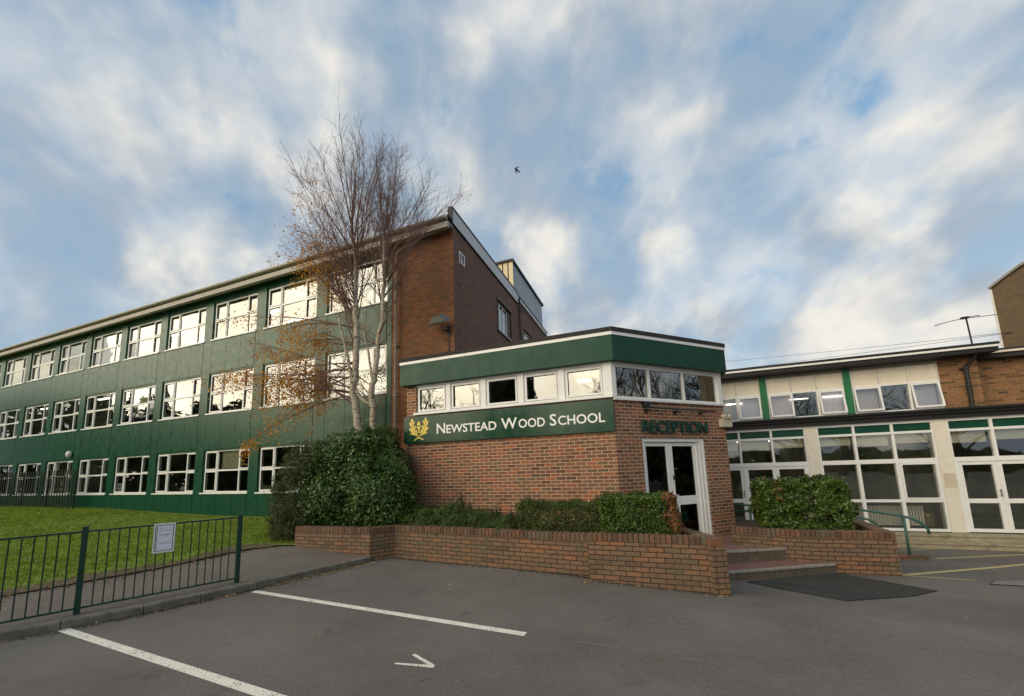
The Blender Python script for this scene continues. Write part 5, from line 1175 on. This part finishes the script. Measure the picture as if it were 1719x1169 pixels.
def tpos(P_, z):
    for a, b in zip(P_, P_[1:]):
        if a.z <= z <= b.z: return a.lerp(b, (z - a.z) / max(1e-6, b.z - a.z))
    return P_[-1].copy()
def shoot(P_, z, dx, dy, dz, ln, rad, n2, sub=4, up=.10, leafy=0., mat_up=.16, droop=0., l0=.5, l1=1.25):
    p = tpos(P_, z); lf = [] 
    pts, dirs = grow(lm, p, (dx, dy, dz), ln, rad, 9, up, .055, 6, .18)
    twigs(tw, pts, dirs, n2, l0, l1, 0.0046, mat_up, lf, sub, .12, droop)
    for q in lf + pts[4:]:
        if rng.random() < leafy: leaf_pts.append(q)
# upright fan of shoots from both stems
for i in range(27):
    a = -.78 + 1.3 * i / 26 + rng.gauss(0, .05); z = rng.uniform(6.2, 9.6); ln = (3.95 - abs(a + .05) * 1.0) * rng.uniform(.82, 1.08) + (8.2 - z) * .35
    shoot(Lj, z, math.sin(a) * .9, rng.gauss(0, .35), math.cos(a), ln, .021, 32, up=.03, mat_up=.09, leafy=.02 + .12 * (a < -.5))
for i in range(24):
    a = -.45 + 1.3 * i / 23 + rng.gauss(0, .05); z = rng.uniform(6.6, 9.1); ln = (3.35 - abs(a - .15) * 1.0) * rng.uniform(.82, 1.05) + (8.0 - z) * .3
    shoot(Rj, z, math.sin(a) * .9, rng.gauss(0, .35), math.cos(a), ln, .019, 31, up=.03, mat_up=.09)
for (z, dx, dz, ln) in ((9.7, -.05, 1, 4.2), (9.7, .12, 1, 3.6), (9.7, -.25, 1, 3.8)): shoot(Lj, z, dx, 0, dz, ln * .68, .03, 22, up=.03, mat_up=.08)
for (z, dx, dz, ln) in ((9.1, .1, 1, 2.3), (9.1, .4, 1, 2.5), (9.1, -.1, 1, 2.3)): shoot(Rj, z, dx, 0, dz, ln, .027, 18, up=.03, mat_up=.08)
# spreading leafy limbs on the left
for i in range(15):
    z = rng.uniform(5.4, 8.2); el_ = rng.uniform(.35, 1.5)
    shoot(Lj, z, -1, rng.uniform(-.55, .35), el_ + .35, rng.uniform(1.9, 2.8), 0.03, 22, up=.0, leafy=.5, mat_up=.04, droop=.08)
for i in range(19):
    z = rng.uniform(3.7, 6.6)
    shoot(Lj, z, -1, rng.uniform(-.6, .3), rng.uniform(.0, .75), rng.uniform(2.0, 4.0), 0.028, 20, up=-.045, leafy=.5, mat_up=-.05, droop=.10, l0=.4, l1=1.1)
for i in range(12):
    z = rng.uniform(3.4, 6.4); shoot(Rj, z, rng.choice((-1, -1, .8, 1)) * rng.uniform(.4, 1), rng.uniform(-.5, .3), rng.uniform(.2, .8), rng.uniform(.9, 1.9), .02, 10, up=-.02, mat_up=-.03, droop=.08, l0=.3, l1=.8)
for i in range(5): shoot(Rj, rng.uniform(6.3, 8.2), 1, rng.uniform(-.3, .3), rng.uniform(.5, .9), rng.uniform(2.4, 3.3), .02, 13, up=.02, mat_up=.1)
lm.build('limbs', 'twig', birch); tw.build('twigs', 'twig', birch)
LP_ = [q for q in leaf_pts if q.x < -8.6 + rng.gauss(0, .5)]
P_ = []
for q in LP_:
    for _ in range(rng.choice((3, 5, 8)) if q.x < -9.4 and q.z < 8.4 else 2): P_.append((q.x + rng.gauss(0, .08), q.y + rng.gauss(0, .08), q.z + rng.gauss(-.06, .11)))
for _ in range(0): pass
P_ = np.array(P_); trimesh('leaves', leafquads(P_, nr.normal(0, 1, P_.shape), .033, .7, .5), 4, 'autumn', birch)
# ------------------------------------------------------------------ trees across the road behind the camera, seen mirrored in the windows
def baretree(loc, h, n1=16, seed=3):
    global rng
    keep = rng; rng = random.Random(seed); t = thing('bare_tree', 'tall bare winter tree across the car park behind the camera, mirrored in the windows', 'tree', (0, 0, 0), 'bare trees opposite the school')
    a = MB(); b = MB(); pts, dirs = grow(a, (0, 0, -.5), (0, 0, 1), h * .55, .32, 8, .05, .06, 8, .4)
    for i in range(n1):
        j = rng.randrange(3, 9); l1 = rng.uniform(.3, .5) * h; p1, d1 = grow(a, pts[min(j, 8)], side_dir(dirs[min(j, 8)], rng.uniform(.4, 1.1)), l1, .11, 6, .12, .16, 5)
        for _ in range(7):
            m_ = rng.randrange(2, 7); p2, d2 = grow(b, p1[m_], side_dir(d1[m_], rng.uniform(.4, .9)), rng.uniform(.1, .22) * h, .045, 4, .08, .2, 3)
            for _ in range(6): m2 = rng.randrange(1, 5); grow(b, p2[m2], side_dir(d2[m2], rng.uniform(.4, .9)), rng.uniform(.05, .12) * h, .022, 3, .08, .22, 3)
    a.build('trunk', 'twig_dark', t); b.build('crown', 'twig_dark', t); t.location = loc; rng = keep; return t
def copy_tree(src, loc, rot, sc, label=None):
    r = src.copy(); COL.objects.link(r); r.location = loc; r.rotation_euler = (0, 0, rot); r.scale = (sc,) * 3
    if label: r['label'] = label
    for ch in src.children:
        c = ch.copy(); COL.objects.link(c); c.parent = r; c.matrix_parent_inverse = Matrix()
    return r
bt = baretree((0, 0, 0), 11)
for ch in bt.children: ch.matrix_parent_inverse = Matrix()
spots = [(-70, -14, 1.0), (-60, -20, .9), (-52, -16, .8), (-44, -26, .95), (-36, -30, .8), (-25, -26, 1.25), (-19, -27, 1.15), (-7, -27, 1.1), (-2, -31, 1.0), (8, -28, 1.1), (15, -20, 1.0), (20, -24, 1.05), (27, -19, 1.1), (26, 6.2, 1.15), (31, 10.5, 1.3), (26, 13.2, 1.1), (30, 1, 1.0)]
for i, (x, y, s_) in enumerate(spots):
    if i == 0: bt.location = (x, y, 0); bt.scale = (s_,) * 3
    else: copy_tree(bt, (x, y, 0), i * 1.7, s_)
cf_ = thing('conifer', 'dense dark conifer across the car park behind the camera, mirrored in the reception windows', 'tree', (-13.4, -20, 0))
P1, D1 = lump_pts(14000, (-12.9, -20, 6), (3.3, 2.6, 6.6), power=2., amp=.2, inner=.8)
trimesh('crown', leafquads(P1, D1, .3, .5, .5), 4, 'yew', cf_); mb = MB(); mb.tube([(-13.4, -20, -.2), (-13.4, -20, 8)], [.3, .1], 8); mb.build('trunk', 'twig_dark', cf_)
mb = MB(); Pn, Dn = [], []
for i in range(39):
    x = -88 + i * 3.3; hh = rng.uniform(4.2, 5.6) if x < -32 else (rng.uniform(2, 3.4) if x < 6 else rng.uniform(1.1, 1.9)); P1, D1 = lump_pts(900, (x, -36 + 4 * math.sin(i * .7) if x > -50 else -26 + (x + 50) * .1, hh * .8), (2.8, 1.6, hh), inner=.85); Pn.append(P1); Dn.append(D1)
for i in range(13):
    hh = 6.0 if i > 5 else 3.2 + i * .6; P1, D1 = lump_pts(1500, (-58 + (2 if i % 2 else -2), -32 + i * 2.9, hh * .9), (2.6, 2.6, hh * rng.uniform(.9, 1.2)), inner=.8); Pn.append(P1); Dn.append(D1)
for i in range(12):
    P1, D1 = lump_pts(900, (37, -12 + i * 3, 2.2), (1.6, 2.6, rng.uniform(2, 3)), inner=.85); Pn.append(P1); Dn.append(D1)
P1 = np.vstack(Pn); trimesh('distant_thicket', leafquads(P1, np.vstack(Dn), .42, .6, .5), 4, 'yew', None, kind='stuff', label='dark leafy thicket along the road behind the camera, mirrored low in the windows', category='thicket')
